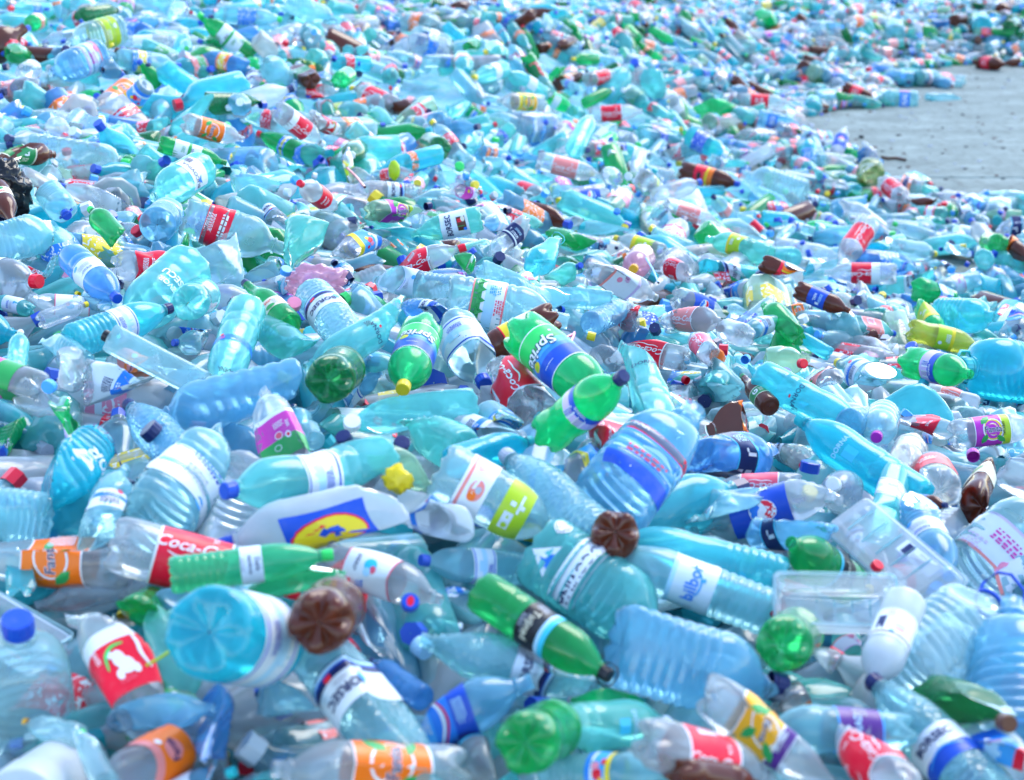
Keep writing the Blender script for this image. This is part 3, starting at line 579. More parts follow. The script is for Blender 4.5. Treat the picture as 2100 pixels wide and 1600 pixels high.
# ------------------------------------------------------------------ the bottles one can pick out: shape | base x y, cap x y, diameter (pixels of the photograph, turned into a place on the heap below) | plastic | cap | label design | options | label | short reference
HEROES = '''
soda|268,1152 -75,1142 116|clear|-|fanta|d=1,l=.06|clear soda bottle with bright orange fruit label, in front of the small labelled water bottle|the orange label bottle at far left
soda|225,1112 610,1212 122|clear|red|cola|d=0,l=.05,rot=-.55|clear cola bottle with red script label above the ribbed green bottle|the red cola bottle above the green one
water|338,1182 690,1136 78|mint|bright|letters|d=0,l=.12|green ribbed bottle with small white paper label and bright green cap|the ribbed green bottle with green cap
soda|490,1216 720,1150 66|mint|-||d=2,l=.1|dented plain green bottle under the ribbed green bottle|
soda|705,1192 598,1180 42|pgreen|yellow||d=1,l=.07|small pale green bottle with yellow cap over the dented green bottle|
round|420,1295 600,1330 188|strong|-|bands|d=0,l=.1,s=a,f=0|big cyan jug lying with its wide round base towards the camera|the big cyan jug base
soda|652,1280 700,1232 130|brown|-||d=0,l=.13,s=a|large brown bottle showing its five lobed base, next to the red labelled clear bottle|the large brown bottle base
soda|272,1268 330,1235 88|green|-||d=1,s=a,l=.02|dark green bottle showing its lobed base behind the teal bottle|the dark green base near the cyan jug
soda|318,1272 385,1440 98|teal|-||d=2,l=.0|teal lobed bottle wedged against the big cyan jug|
soda|330,1492 178,1235 128|clear|-|santa|d=1,l=.05,rot=.1|clear cola bottle with red winter label of white bears and green wreath|the red bear label bottle
jug|72,1545 35,1270 190|clear|blue||d=0,l=.02,s=t|large clear jug standing upright with round blue cap|the upright jug with blue cap
tall|185,1470 440,1452 78|sky|-||d=2,l=.03|smooth pale blue bottle lying below the red bear label bottle|
milk|40,1660 190,1545 165|white|-||d=0,l=.0|rounded opaque white plastic bottle at the very bottom corner|the opaque white bottle
water|215,1610 166,1505 56|clear|bright||d=1,l=.08|small clear bottle with bright green cap beside the opaque white bottle|
water|165,1510 50,1482 52|clear|amber||d=2,l=.05|small clear bottle with orange yellow cap in front of the upright jug|
soda|400,1505 205,1640 112|clear|-|orangeclear|d=2,l=.04|clear soda bottle with faded orange label at the bottom edge|
water|412,1440 490,1600 118|blue|-||d=6,l=.0|crumpled deep blue water bottle below the clear crumpled one|
water|470,1395 650,1490 105|ice|-||d=6,l=.02|badly crumpled clear water bottle between the red bear label and the large white label bottle|
dimple|645,1318 905,1645 150|ice|-|borsec|d=1,l=.06,rot=.15|large clear mineral water bottle with white and navy label, tilted downhill|the large white and navy label bottle
soda|28,1182 90,1140 92|cyan|-||d=3,s=a,l=.05|cyan crumpled bottle with star shaped base under the orange label bottle|
water|338,1192 70,1242 62|grey|-||d=3,l=.0|greyish clear ribbed bottle lying under the ribbed green bottle|
water|420,1232 308,1226 46|sky|lblue||d=1,l=.04|small blue bottle with light blue cap above the big cyan jug|
soda|668,1132 905,1232 92|clear|-|splash|d=1,l=.04|clear bottle with white label showing a pink and blue splash|the white splash label bottle
soda|640,1150 872,1335 126|clear|pale|redtext|d=1,l=.0,s=t|clear cola bottle with red text panel and round shoulder, beside the large brown base|the clear bottle with red panel
water|858,1175 1010,1262 95|ice|-|whiteblue|d=5,l=.0|crumpled ice clear bottle right of the white splash label bottle|
water|880,1290 1010,1330 80|ice|-|whiteblue|d=4,l=-.02|crushed clear bottle with blue and white label behind the dimpled bottle|
water|1085,1172 865,1150 76|ice|blue|bands|d=1,l=.03|clear bottle with blue banded label and blue cap above the aqua jug with white strip|
jug|1108,1128 1372,1305 165|aqua|-|bucovina|d=0,l=.06,f=0|large ribbed aqua water jug with white name strip and little blue mountain emblem|the large aqua jug with white strip
tall|985,1212 1248,1385 96|green|black|tusblack|d=0,l=.1,h=black|long green bottle with black label, pale band and black cap with carry loop|the green bottle with black label
dimple|1225,1420 862,1312 112|ice|-|borsec|d=1,l=.05|pale dimpled bottle with white and navy label under the green bottle with black label|the dimpled bottle under the green one
jug|1262,1322 1608,1414 182|sky|navy||d=1,l=.05,f=0|large blue ribbed jug with navy cap, its bright cyan base facing outward|the large blue ribbed jug
round|795,1520 1092,1398 118|sky|-|waterblue|d=2,l=.06|blue water bottle with blue label crossed by a red wave|the blue bottle with red wave
soda|1072,1528 1160,1480 126|green|-||d=0,s=a,l=.1|green bottle showing a big five lobed base at the bottom edge|the green lobed base at the bottom
tall|1108,1500 1372,1478 104|teal|white|dornapale|d=1,l=.06|pale teal bottle with white cap lying right of the green lobed base|the pale teal bottle with white cap
soda|1165,1448 1390,1425 64|sprite|-||d=2,l=.02|bright green bottle mostly hidden behind the pale teal bottle|
soda|955,1598 560,1578 135|clear|-|fanta|d=1,l=.05,rot=.35|clear bottle with large orange fruit label, cut by the bottom edge|the large orange label at the bottom
soda|895,1500 1045,1600 92|clear|-|navyband|d=1,l=.02|clear bottle with navy label and cyan rim behind the green lobed base|
water|1120,1592 1390,1585 92|ice|-|kidred|d=1,l=.04|clear bottle with sky blue picture label at the bottom edge|
soda|1320,1515 1575,1600 114|clear|-|cola|d=1,l=.08|clear cola bottle with red label, under the brown one at the bottom edge|
water|1605,1192 1268,1098 97|cyan|-||d=1,l=.06|cyan ribbed bottle lying right of the brown five lobed base|the cyan ribbed bottle
water|1580,1258 1232,1128 102|ice|-|bilbor|d=0,l=.07|pale ice blue bottle with white label and blue lettering|the ice blue bottle with blue lettering
soda|1748,1205 1622,1112 92|green|-|blackband|d=0,l=.06,s=t|green bottle with rounded base and black label, above the white rimmed tray|the green bottle with black band
soda|1603,1325 1650,1285 112|green|-||d=0,s=a,l=.06|green bottle with its lobed base towards the camera in front of the white rimmed tray|the green base before the tray
milk|1858,1232 1788,1408 90|white|navy|milk|d=0,l=.08|slim white bottle with white label, violet ring and navy cap|the slim white bottle
jug|1845,1378 2048,1225 175|clear|-||d=1,l=.05,h=blue,f=0|big clear jug with wavy ribs and a blue carry ring at its open neck|the big clear jug with blue ring
jug|2085,1540 2068,1235 185|sky|-||d=1,l=.03,f=0|big blue ribbed jug cut by the right edge|the big blue jug at right
soda|1720,1365 1668,1322 46|clear|pink||d=1,l=.05|small clear bottle with pink cap beside the green base before the tray|
dimple|2040,1650 1790,1396 122|ice|navy|borsecblue|d=0,l=.05|pale dimpled bottle with navy cap and blue and white label|the dimpled bottle with navy cap
soda|1905,1430 2066,1482 112|dgreen|brown||d=1,l=.08|dark green bottle with brown cap next to the dimpled navy cap bottle|the dark green bottle with brown cap
soda|1868,1512 1560,1492 106|ice|-|tusnavy|d=1,l=.07|clear bottle with dark violet label between the amber and red ones|the dark violet label bottle
soda|1432,1422 1735,1608 112|clear|-|fantalemon|d=1,l=.08|clear soda bottle with amber orange label, lemon and violet strip|the amber label bottle
soda|1850,1640 1728,1472 112|clear|-|cola|d=1,l=.1|clear bottle with red script label below the dark violet label bottle|
soda|1600,1440 1720,1432 80|clear|-|fanta|d=3,l=.0|crushed clear bottle with a red orange label behind the dark violet label|
soda|1985,1470 2135,1660 115|clear|-|redblue|d=1,l=.06|clear bottle with blue and red label at the lower right corner|the blue and red label in the corner
soda|1375,1580 1560,1615 78|brown|-||d=1,l=.07|brown bottle on top of the red label bottle at the bottom edge|the brown bottle at the bottom
water|1870,1050 1948,1180 88|sky|lblue|whitepaper|d=1,l=.05|clear blue bottle with white paper label and light blue cap by the long clear box|the bottle with light blue cap
soda|1900,1140 1962,1206 40|clear|yellow||d=1,l=.02|small bottle with yellow cap below the light blue cap|
jug|1985,1215 2150,1050 175|clear|-|whitepink|d=2,l=.02|large milky clear jug with curved ribs against the right edge|the milky clear jug
soda|95,808 -130,740 88|clear|-|grapegreen|d=1,l=.04|clear soda bottle with purple label cut by the left edge|the purple label bottle at left
soda|162,745 106,792 86|clear|lblue||d=5,s=t,l=.04|clear crumpled bottle pointing its light blue cap at the camera|the light blue cap near the purple label
water|35,798 165,866 60|grey|-||d=4,l=.03|greyish clear crushed bottle below the purple label bottle|
soda|62,850 320,945 82|sprite|-|spriteback|d=3,l=.03|bright green crushed bottle with lilac and blue label at left|the bright green crushed bottle
jug|195,938 8,1032 150|strong|-|izvina|d=2,l=.04,f=0|big bright cyan jug with white print and white name strip|the bright cyan jug with white print
jug|90,1062 -120,1050 112|ice|-||d=1,l=.03,f=0|pale ribbed jug above the orange label bottle at left edge|
water|198,1140 246,962 88|ice|-|whiteblue|d=1,l=.05|small water bottle standing up with white, blue and dark banded label|the small banded label water bottle
jug|300,1072 478,895 168|ice|-|whitepaper|d=1,l=.03,f=0|big pale ribbed jug with small white label, left of the blue capped cyan bottle|the big pale ribbed jug
dimple|395,965 264,830 92|sky|navy||d=0,l=.05|pale blue dimpled bottle with navy cap and no label|the dimpled bottle with navy cap at left
slab|612,788 318,860 112|sky|-||d=1,l=.06,f=0|square blue ribbed bottle with deep grooves, lying across the heap|the square grooved blue bottle
box|418,792 212,686 62|clear|black||d=0,l=.1|long square clear bottle with dark cap lying across the crumpled orange label|the long square clear bottle
soda|345,790 225,735 86|clear|-|orangeclear|d=4,l=.0|crumpled clear bottle with torn orange label behind the long square clear bottle|
soda|150,782 385,812 98|clear|-|whiteblue|d=5,l=.04|crumpled clear bottle with torn white label left of the square grooved bottle|
soda|602,985 540,805 92|clear|-|grapegreen|d=2,l=.05,rot=-.1|clear upright bottle with purple and green label printed with white rings|the purple and green label bottle
tall|792,962 460,1003 112|aqua|blue|bands|d=2,l=.05|pale cyan bottle with blue cap and sky blue edged label|the pale cyan bottle with blue cap
milk|832,1015 452,1122 118|milky|blue|sunblue|d=2,l=.08,rot=-.5|opaque white bottle with blue label and large yellow oval edged in red|the white bottle with yellow oval
water|640,905 600,835 50|ice|navy||d=2,l=.03|small clear bottle with navy cap right of the purple and green label|
soda|672,782 715,745 98|dgreen|-||d=0,s=a,l=.05|dark green bottle with its round base facing out, beside the bright green yellow cap bottle|the dark green round base
tall|508,632 448,800 84|aqua|-|dornablue|d=0,l=.06|pale teal bottle with royal blue label near its round end|the teal bottle with royal blue label
soda|868,672 826,798 90|sprite|yellow|sprite|d=0,l=.07,s=t|bright green soda bottle pointing its yellow cap downhill|the bright green bottle with yellow cap
round|932,668 994,788 98|clear|blue|bands|d=2,l=.05,s=t|clear glossy bottle with round blue cap between the two bright green bottles|the glossy bottle with blue cap
soda|1105,870 985,705 112|grey|-|cola|d=5,l=.03|greyish clear crumpled cola bottle with a corner of red label|
soda|1066,676 1246,828 105|sprite|-|sprite|d=0,l=.09|bright green bottle with green to blue label and white lettering|the green to blue label bottle
waist|1118,895 1278,772 92|sprite|navy|spriteback|d=0,l=.12|bright green waisted bottle with lilac and navy label and navy cap|the waisted bright green bottle
tall|1345,890 1312,712 96|aqua|-|dorna|d=1,l=.07|pale teal bottle with navy lettering on its bare wall, right of the waisted green bottle|the teal bottle with navy lettering
soda|1265,985 1238,800 98|clear|-|cola|d=3,l=.05|clear crushed bottle with red script label under the waisted bright green bottle|
tall|970,828 715,862 76|aqua|-||d=1,l=.05|cyan bottle lying crosswise below the yellow cap bottle|the cyan bottle lying crosswise
round|952,930 828,842 98|teal|-||d=4,l=.04|teal crumpled bottle with bright facets below the cyan crosswise one|the faceted teal bottle
soda|720,908 890,1000 70|pgreen|-||d=4,l=.05|pale greenish crumpled bottle between two navy caps|
water|925,948 1088,904 68|strong|teal||d=1,l=.06|bright cyan bottle with teal cap above the peach label bottle|the bright cyan bottle with teal cap
water|1000,850 1078,908 66|ice|white|kidred|d=1,l=.03|small bottle with sky blue picture label left of the waisted green bottle|
milk|925,862 1065,925 70|milky|-|whiteblue|d=1,l=.02|milky white bottle with grey and blue label behind the small picture label|
round|900,962 1150,1100 126|clear|-|peach|d=0,l=.1,f=0|large clear bottle with peach and white label and a lime green back label|the large peach and lime label bottle
dimple|1232,1115 1038,934 112|ice|grey||d=0,l=.05|pale dimpled bottle with grey cap behind the peach and lime label bottle|the dimpled bottle with grey cap
soda|1268,930 1120,1000 100|clear|-|kidred|d=2,l=.02|clear bottle with orange and sky blue picture label behind the dimpled grey cap bottle|
soda|1265,1020 1200,905 84|clear|-|colapink|d=5,l=.0|crushed clear bottle with pinkish script label beside the big blue jug|
jug|1228,1062 1425,842 178|sky|-|redblue|d=1,l=.06,f=0|big blue ribbed jug with blue label topped by a red band|the big blue jug with red topped label
soda|1262,1088 1256,1150 98|brown|-||d=0,l=.09,s=a|brown bottle standing on its neck with its five lobed base up|the upturned brown base
milk|902,1120 832,995 96|milky|-|whiteblue|d=3,l=.04|crumpled milky bottle with blue band right of the white bottle with yellow oval|
tall|1890,1030 1640,860 92|strong|teal|dornapale|d=0,l=.09|long bright teal bottle with teal cap, lying diagonally|the long bright teal bottle
tall|1560,772 1778,888 76|cyan|-|dornaside|d=0,l=.06|long pale cyan bottle with navy lettering sideways|the long cyan bottle with sideways lettering
soda|1590,850 1462,872 76|brown|-|beerred|d=4,l=.05|crushed brown bottle with red and yellow label|the crushed brown bottle
beer|1580,835 1523,772 44|brown|green|beergreen|d=0,l=.07|small brown bottle with green cap and dark label|the small brown bottle with green cap
soda|1862,742 1990,768 68|sprite|-|spriteback|d=0,l=.05|bright green bottle with navy label left of the big cyan handled jug|the green bottle by the handled jug
jug|2150,765 1968,752 130|strong|teal||d=1,l=.06,h=teal,f=0|big cyan jug with teal cap and carry handle at the right edge|the big cyan handled jug
soda|1948,892 2135,872 62|clear|-|fantagrape|d=0,l=.06|clear soda bottle with purple and yellow label near the right edge|the purple and yellow label bottle
soda|1830,835 1990,895 52|clear|-|redtext|d=2,l=.04|clear bottle with red text label above the purple and yellow label|
round|1448,958 1580,930 112|blue|-|navyband|d=2,s=a,l=.05|crumpled blue bottle showing its round base and navy label|the crumpled round blue bottle
soda|1645,1002 1440,998 66|clear|-|colapink|d=1,l=.04|clear bottle with small red label below the crumpled round blue bottle|
soda|1430,1085 1735,995 88|clear|-|pepsi|d=1,l=.05|clear bottle with royal blue label and red white and blue ball|the blue ball label bottle
round|1572,1108 1715,1056 112|sky|-|navyband|d=1,l=.1|pale blue wide bottle with navy label over the blue ball label|the pale blue bottle with navy label
soda|1405,1040 1580,1008 70|ice|-||d=2,l=.02|clear waisted bottle with pink strip behind the blue ball label bottle|
round|1812,852 1797,898 74|clear|purple||d=0,s=t,l=.05|clear bottle with dull purple cap aimed at the camera above the long bright teal bottle|the dull purple cap
soda|1868,918 1852,962 74|cream|grey||d=1,s=t,l=.04|cream tinted bottle with grey cap aimed at the camera|
soda|1760,1040 1708,990 92|grey|white||d=2,s=t,l=.04|clear bottle with white cap aimed at the camera under the long teal bottle|the white cap under the teal bottle
soda|1930,1010 1900,950 92|clear|-|redtext|d=1,l=.05,s=a|clear round bottle end with red and gold label beside the brown purple bottle|
soda|2015,1045 1995,930 84|brown|purple|cream|d=2,l=.07|brown bottle with crumpled purple film at its neck|the brown bottle with purple top
soda|1855,1030 1940,1036 38|brown|navy|beerblue|d=0,l=.08|small brown bottle with blue label and navy cap|
box|1838,980 1802,1105 66|aqua|-|bands|d=1,l=.06|clear rectangular bottle with small label below the long bright teal bottle|
dimple|1740,868 1818,862 62|sky|navy||d=0,l=.04|dimpled blue bottle with navy cap left of the dull purple cap|
soda|1545,738 1652,746 62|pgreen|red||d=2,l=.05|pale greenish bottle with red cap|the pale bottle with red cap
soda|1722,800 1632,748 60|clear|-|fantapale|d=4,l=.04|crumpled clear bottle with faded orange label below the red cap|
water|1820,800 1718,742 66|ice|yellow|whiteblue|d=1,l=.04|pale blue bottle with yellow cap and white label|
soda|1905,640 1990,720 5|clear|-||skip|x|
beer|-5,385 28,462 46|brown|green|cream|d=0,l=.06|brown beer bottle with cream label and green cap beside the black bag|the brown beer bottle
jug|-25,505 118,470 88|ice|-||d=2,l=.03,f=0|pale ribbed jug under the brown beer bottle|
jug|105,400 138,442 62|ice|blue||d=1,l=.03,h=blue,s=t|pale jug with dark blue cap and wire carry handle|the blue cap with wire handle
soda|252,498 186,430 48|green|bright||d=1,l=.06|small green bottle with bright green cap pointing uphill|the small green capped bottle
water|322,462 352,430 74|sky|-||d=0,s=a,l=.04|blue bottle showing a star patterned base right of the small green bottle|the star patterned blue base
jug|380,440 585,512 92|clear|-|redtext|d=1,l=.05,f=0|big clear ribbed jug with red label inside|the big clear jug
slab|645,445 625,560 84|teal|-||d=4,l=.05,f=0|square teal bottle crumpled, standing up out of the heap|the square teal bottle
soda|398,500 360,488 38|green|-||d=1,s=a,l=.05|small green bottle end left of the big clear crumpled dome|
round|440,600 450,470 132|clear|-||d=3,l=.03|big clear crumpled dome behind the green bottle with navy cap|the big clear crumpled dome
round|392,545 250,672 112|aqua|-|izvor|d=0,l=.06,f=0|large cyan water bottle with white printed letters and rings|the large cyan bottle with white letters
tall|148,528 240,612 68|blue|blue|whitepaper|d=0,l=.07|blue bottle with white picture label and royal blue cap|the blue bottle with picture label
soda|222,545 420,548 62|clear|-|redtext|d=1,l=.04|clear bottle with square red label behind the large cyan bottle|
water|145,702 348,632 74|cyan|navy|bands|d=0,l=.07|cyan bottle with navy cap in front of the large cyan bottle with letters|the cyan bottle with navy cap
soda|384,622 430,600 76|aqua|-||d=0,s=a,l=.06|aqua bottle with flower patterned base facing out|the flower patterned aqua base
soda|240,632 30,618 46|clear|-|splash|d=2,l=.04|clear bottle with white label and pink lines at left|
soda|80,660 178,624 38|grey|yellow||d=0,l=.06|small clear bottle with yellow cap|
water|235,640 158,603 34|clear|yellow||d=1,l=.04|tiny clear bottle with round yellow cap behind the white label|
beer|595,668 502,580 58|green|navy|cream|d=0,l=.08|green glass coloured beer bottle with navy cap and cream label|the green beer bottle with navy cap
tall|535,672 668,752 70|aqua|-||d=2,l=.04|teal crumpled bottle below the green beer bottle|
dimple|640,605 740,722 86|ice|-|borsec|d=0,l=.06|clear bottle with big white round label and navy letters|the big white round label
tall|845,640 630,758 78|aqua|-|dornaside|d=1,l=.07|long cyan bottle with faint navy letters left of the bright green yellow cap bottle|the long cyan bottle at centre
tall|32,770 42,682 44|aqua|white||d=0,l=.05|slim aqua bottle standing with white cap near the left edge|the slim aqua bottle with white cap
water|190,740 65,700 84|ice|-||d=6,l=.03|crumpled clear bottle beside the slim aqua bottle|
soda|762,568 952,507 54|clear|red|cola|d=1,l=.06|clear cola bottle with red script label and red cap|the cola bottle with red cap
round|990,448 838,482 54|teal|-|borsecpic|d=1,l=.05|teal bottle with white label and little farm picture|the teal bottle with farm picture
water|930,598 735,558 62|clear|-|whitepaper|d=2,l=.05|large clear crumpled bottle with printed label above the big wide mouthed jar|
jug|918,612 1165,660 108|clear|-|jag|d=0,l=.07,f=0|big clear jar lying with its ribbed wide base out and zigzag green label|the big jar with zigzag green label
soda|1140,645 965,735 66|brown|-|beeryel|d=0,l=.08|brown bottle with yellow and white label|the brown bottle with yellow band
dimple|930,655 825,625 58|blue|-|borsecblue|d=2,l=.05|blue bottle with blue and white label left of the big jar|
water|985,552 1090,588 46|ice|yellow||d=1,l=.05|pale blue bottle with yellow cap above the big jar|the pale blue bottle with yellow cap
water|1050,592 1152,636 52|ice|blue||d=1,l=.04|pale blue bottle with blue cap behind the jar|
water|1255,615 1085,608 46|ice|-||d=1,l=.05|long clear bottle lying level above the blue capped one|
soda|1240,612 1330,672 62|grey|-|cola|d=4,l=.05|grey clear crumpled cola bottle with red label end|
soda|1415,745 1208,688 58|clear|yellow|cola|d=1,l=.06|clear cola bottle with red label and yellow cap, behind the green to blue label bottle|the cola bottle with yellow cap
dimple|1210,665 1292,625 52|sky|grey||d=0,l=.05|dimpled blue bottle with pale grey cap|
soda|1098,548 1142,492 58|cyan|teal||d=2,l=.06,h=teal|cyan bottle with teal cap and loose strap|the cyan bottle with teal strap
soda|1318,525 1299,552 58|pink|amber||d=0,s=t,l=.05|pinkish clear bottle aiming an orange yellow cap at the camera|the orange yellow cap
soda|1210,552 1345,612 58|clear|-|whitepink|d=1,l=.04|clear bottle with pink and white label|
soda|1405,565 1360,540 42|clear|-|cola|d=1,l=.04|half hidden red label bottle beside the orange yellow cap|
soda|1130,480 1195,500 38|green|-||d=2,l=.05|green crushed bottle among three green ones|
soda|1215,505 1160,495 42|green|yellow||d=2,l=.03|green bottle with yellow label edge below the crushed green one|
soda|1365,520 1262,488 38|clear|yellow|lime|d=0,l=.05|clear bottle with yellow cap and lime label|the lime label bottle
soda|1085,455 1000,525 42|clear|-|navywhite|d=1,l=.05|clear bottle with navy and white label|
soda|755,440 880,425 52|pgreen|navy|fantagrape|d=1,l=.05|pale green bottle with navy cap and yellow strip label|the pale green bottle with yellow strip
soda|790,480 680,520 52|grey|-|kidred|d=2,l=.05|greyish bottle with bright red and blue candy label|
soda|945,530 1000,560 42|green|yellow||d=3,l=.05|crumpled green bottle with yellow cap left of the pale blue yellow cap bottle|
soda|1360,418 1480,462 38|clear|-|colapale|d=1,l=.05|clear cola bottle with pale red label and yellow end|
soda|1785,452 1722,545 50|clear|-|cola|d=0,l=.08|clear cola bottle with red label pointing downhill, in the dim hollow|the downhill red cola bottle
soda|1840,562 1690,560 45|clear|-|colawhite|d=0,l=.07|clear cola bottle with white edged red label lying level|the level red cola bottle
soda|1560,535 1690,598 40|brown|navy|beerred|d=1,l=.05|brown bottle with red and yellow label and navy cap|
soda|1632,592 1742,638 40|brown|-|beerblue|d=0,l=.07|brown bottle with bright blue label|the brown bottle with blue label
soda|1642,692 1565,625 50|green|-||d=1,l=.06,s=a|green bottle with lobed base below the brown blue label bottle|the green lobed base at right
jug|1930,645 2040,650 72|cyan|-||d=0,l=.06,f=0|cyan ribbed jug without label, behind the yellowish bottle|
soda|1875,622 1935,690 46|sprite|-|lime|d=1,l=.06|bright green bottle left of the cyan ribbed jug|
waist|1862,675 2012,712 50|yellow|-|lime|d=0,l=.07|yellowish green waisted bottle with green label|the yellowish waisted bottle
soda|2030,478 2115,535 42|brown|-|beerred|d=1,l=.06|brown bottle with red label at the right edge|
soda|2050,502 2020,495 44|green|-||d=0,s=a,l=.05|green bottle base facing out by the brown right edge bottle|
soda|1530,690 1475,672 50|clear|red||d=0,l=.05|clear bottle with shiny red cap|the shiny red cap
soda|1460,735 1422,688 50|clear|lblue|colapink|d=1,l=.05|clear bottle with light blue cap and pink label|
soda|1370,650 1480,660 56|clear|-|colapale|d=1,l=.05|clear cola bottle with pale red label under the blue ball label|the pale red cola bottle
soda|1385,610 1490,640 46|clear|-|pepsi|d=1,l=.06|clear bottle with red white and blue ball label, partly covered|
tall|1610,640 1510,700 44|ice|navy|whiteblue|d=1,l=.05|pale blue bottle with navy cap pointing right|
soda|208,232 292,158 56|clear|-|fanta|d=0,l=.06|clear soda bottle with orange label near the left edge, upper heap|the upper left orange bottle
cup|300,175 268,212 46|clear|-|kidred|d=0,l=.07|clear tub with yellow rimmed picture label next to the orange bottle|
soda|-20,302 112,318 54|brown|-|beergreen|d=2,l=.06|brown crushed bottle with green label on the left edge|the brown crushed bottle at left
soda|375,250 500,286 44|clear|-|fanta|d=0,l=.06|clear soda bottle with orange round emblem label|the orange emblem bottle
soda|565,222 662,296 44|clear|white|colawhite|d=0,l=.06|clear cola bottle with white and red label sloping down|the sloping white and red cola bottle
soda|640,240 700,270 40|clear|-|santa|d=2,l=.05|clear cola bottle with red bear label in the upper heap|
soda|595,192 710,183 26|clear|-|cola|d=2,l=.05|thin crushed bottle with red label beside the brown bottles|
soda|520,118 408,30 40|green|bright|greenwhite|d=1,l=.07|long green bottle with pale label pointing uphill|the long green bottle uphill
soda|312,290 475,338 37|green|green|greenwhite|d=0,l=.06|green bottle with white label and green cap|the green bottle with white label
round|415,345 315,405 78|aqua|-|barcode|d=0,l=.06,f=0|teal bottle with white name and barcode label|the teal barcode bottle
soda|640,165 598,140 42|brown|-|beergreen|d=1,l=.05|brown bottle with dark green band beside an orange cap|
soda|696,166 720,150 38|sprite|-||d=0,s=a,l=.06|green bottle base right of the brown bottle, upper heap|
soda|815,222 722,182 44|clear|yellow|cola|d=0,l=.06|clear cola bottle with yellow cap and red script label|the cola bottle with small yellow cap
soda|800,215 880,228 38|brown|navy||d=2,l=.04|brown bottle with navy cap behind the yellow capped cola|
soda|1115,212 1020,206 37|clear|-|fantayellow|d=0,l=.06|clear soda bottle with square amber label|the square amber label
soda|1205,236 1318,228 34|clear|-|cola|d=0,l=.06|clear cola bottle with red label and yellow band, lying level|
soda|1100,328 1235,362 40|clear|-|colapale|d=0,l=.06|clear cola bottle with faded red label in mid heap|the faded red cola bottle
soda|905,306 872,290 48|dgreen|-||d=0,s=a,l=.07|dark green bottle with its lobed base out, mid heap|the dark green base in mid heap
soda|680,420 615,375 46|clear|red|redtext|d=1,l=.06|clear bottle with red label and red cap, left of centre|the red capped red label bottle
soda|798,165 812,112 33|aqua|-|redtext|d=1,l=.06|aqua bottle standing up with red label|
soda|1240,395 1145,412 42|clear|yellow|pepsi|d=0,l=.06|clear bottle with yellow cap and royal blue ball label|the yellow cap blue label bottle
soda|1050,385 1125,410 42|clear|-|redtext|d=0,l=.04|clear bottle with upright red label|
soda|1395,350 1515,378 42|brown|blue|beerred|d=0,l=.06|brown bottle with red label and blue cap|the brown bottle with blue cap
jug|1650,402 1520,358 68|clear|-||d=0,l=.06,f=0|big clear jug with fine ribs right of the brown blue cap bottle|the clear fine ribbed jug
soda|830,385 798,338 26|lime|-||skip|x|
soda|930,392 985,395 30|clear|red|magentatxt|d=1,l=.05|clear bottle with magenta label|
soda|1150,275 1185,245 32|clear|-|magentatxt|d=1,l=.05|clear soda bottle with magenta and orange label|
tall|1178,308 1212,240 42|aqua|-||d=0,l=.08|pale aqua bottle standing askew|the askew aqua bottle
soda|1415,240 1510,210 46|sprite|-||d=3,l=.05|broad light green crushed bottle near the bare ground|the light green crushed bottle
soda|1492,204 1640,212 30|clear|-|redtext|d=0,l=.04|clear bottle with red label beside the bare ground|
soda|1655,202 1748,200 28|green|-|greenwhite|d=0,l=.03|green bottle with pale label lying on the edge of the bare ground|the green bottle on the ground edge
soda|1730,178 1797,206 26|brown|blue|redtext|d=0,l=.04|brown bottle with red label and blue cap on the ground|
jug|1880,208 1790,204 44|ice|-|kai|d=0,l=.0,f=0|clear jug with blue and red label lying on the bare ground|the jug on the bare ground
water|1900,206 1978,204 28|ice|-||d=3,l=.0|crumpled clear bottle alone on the ground beyond the jug|
soda|1780,168 1832,170 26|clear|-|cola|d=0,l=.03|red label bottle behind the jug on the ground|
jug|1548,240 1652,262 36|sky|navy|kai|d=0,l=.04,f=0|blue jug with red and blue label by the ground edge|
soda|1712,322 1734,262 30|clear|-|pepsi|d=0,l=.06|clear bottle standing with blue, white and red label at the ground edge|the standing bottle at the ground edge
round|1790,372 1782,338 58|olive|-||d=2,l=.06|olive green dome shaped bottle at the edge of the bare ground|the olive green dome
soda|1810,372 1865,415 38|clear|-|cola|d=0,l=.06|clear cola bottle with red label below the olive green dome|
water|1695,138 1715,95 24|aqua|-||d=0,l=.05|slim pale aqua bottle standing upright behind the bare ground|
round|1836,72 1830,50 44|ice|-||d=0,s=a,l=.06|round clear jug base on the far mound|the clear round base on the far mound
soda|1735,48 1780,42 26|clear|-|orangeclear|d=0,l=.05|orange label bottle on the far mound|
soda|1740,30 1772,12 24|clear|-|cola|d=0,l=.05|red label bottle high on the far mound|
soda|1955,42 1982,38 26|brown|-||d=0,l=.05|brown bottle on the far mound right of the round base|
round|2015,55 2008,40 42|cyan|-||d=0,s=a,l=.06|cyan round base at the right of the far mound|
soda|2005,128 2060,132 28|brown|-|redtext|d=0,l=.05|brown bottle at the far edge of the ground|
soda|2052,20 2085,8 30|brown|-||d=1,l=.05|brown bottle at the upper right corner|
soda|1290,8 1330,30 28|clear|-|redtext|d=0,l=.05|red label bottle at the top edge of the heap|
soda|1175,85 1145,95 26|brown|-||d=0,l=.05|brown bottle in the upper middle of the heap|
soda|1200,165 1270,152 30|clear|-|cola|d=0,l=.05|red label bottle above the level red and yellow label|
soda|1010,100 1030,118 40|teal|-||d=0,l=.05|teal bottle among green ones, upper heap|
soda|960,100 980,88 30|green|-||d=1,l=.05|green bottle left of the teal one, upper heap|
soda|1160,155 1120,150 44|sprite|-||d=2,l=.05|light green crushed bottle in the upper heap|
soda|880,75 900,60 28|dgreen|-||d=1,l=.05|dark green bottle base in the upper left heap|
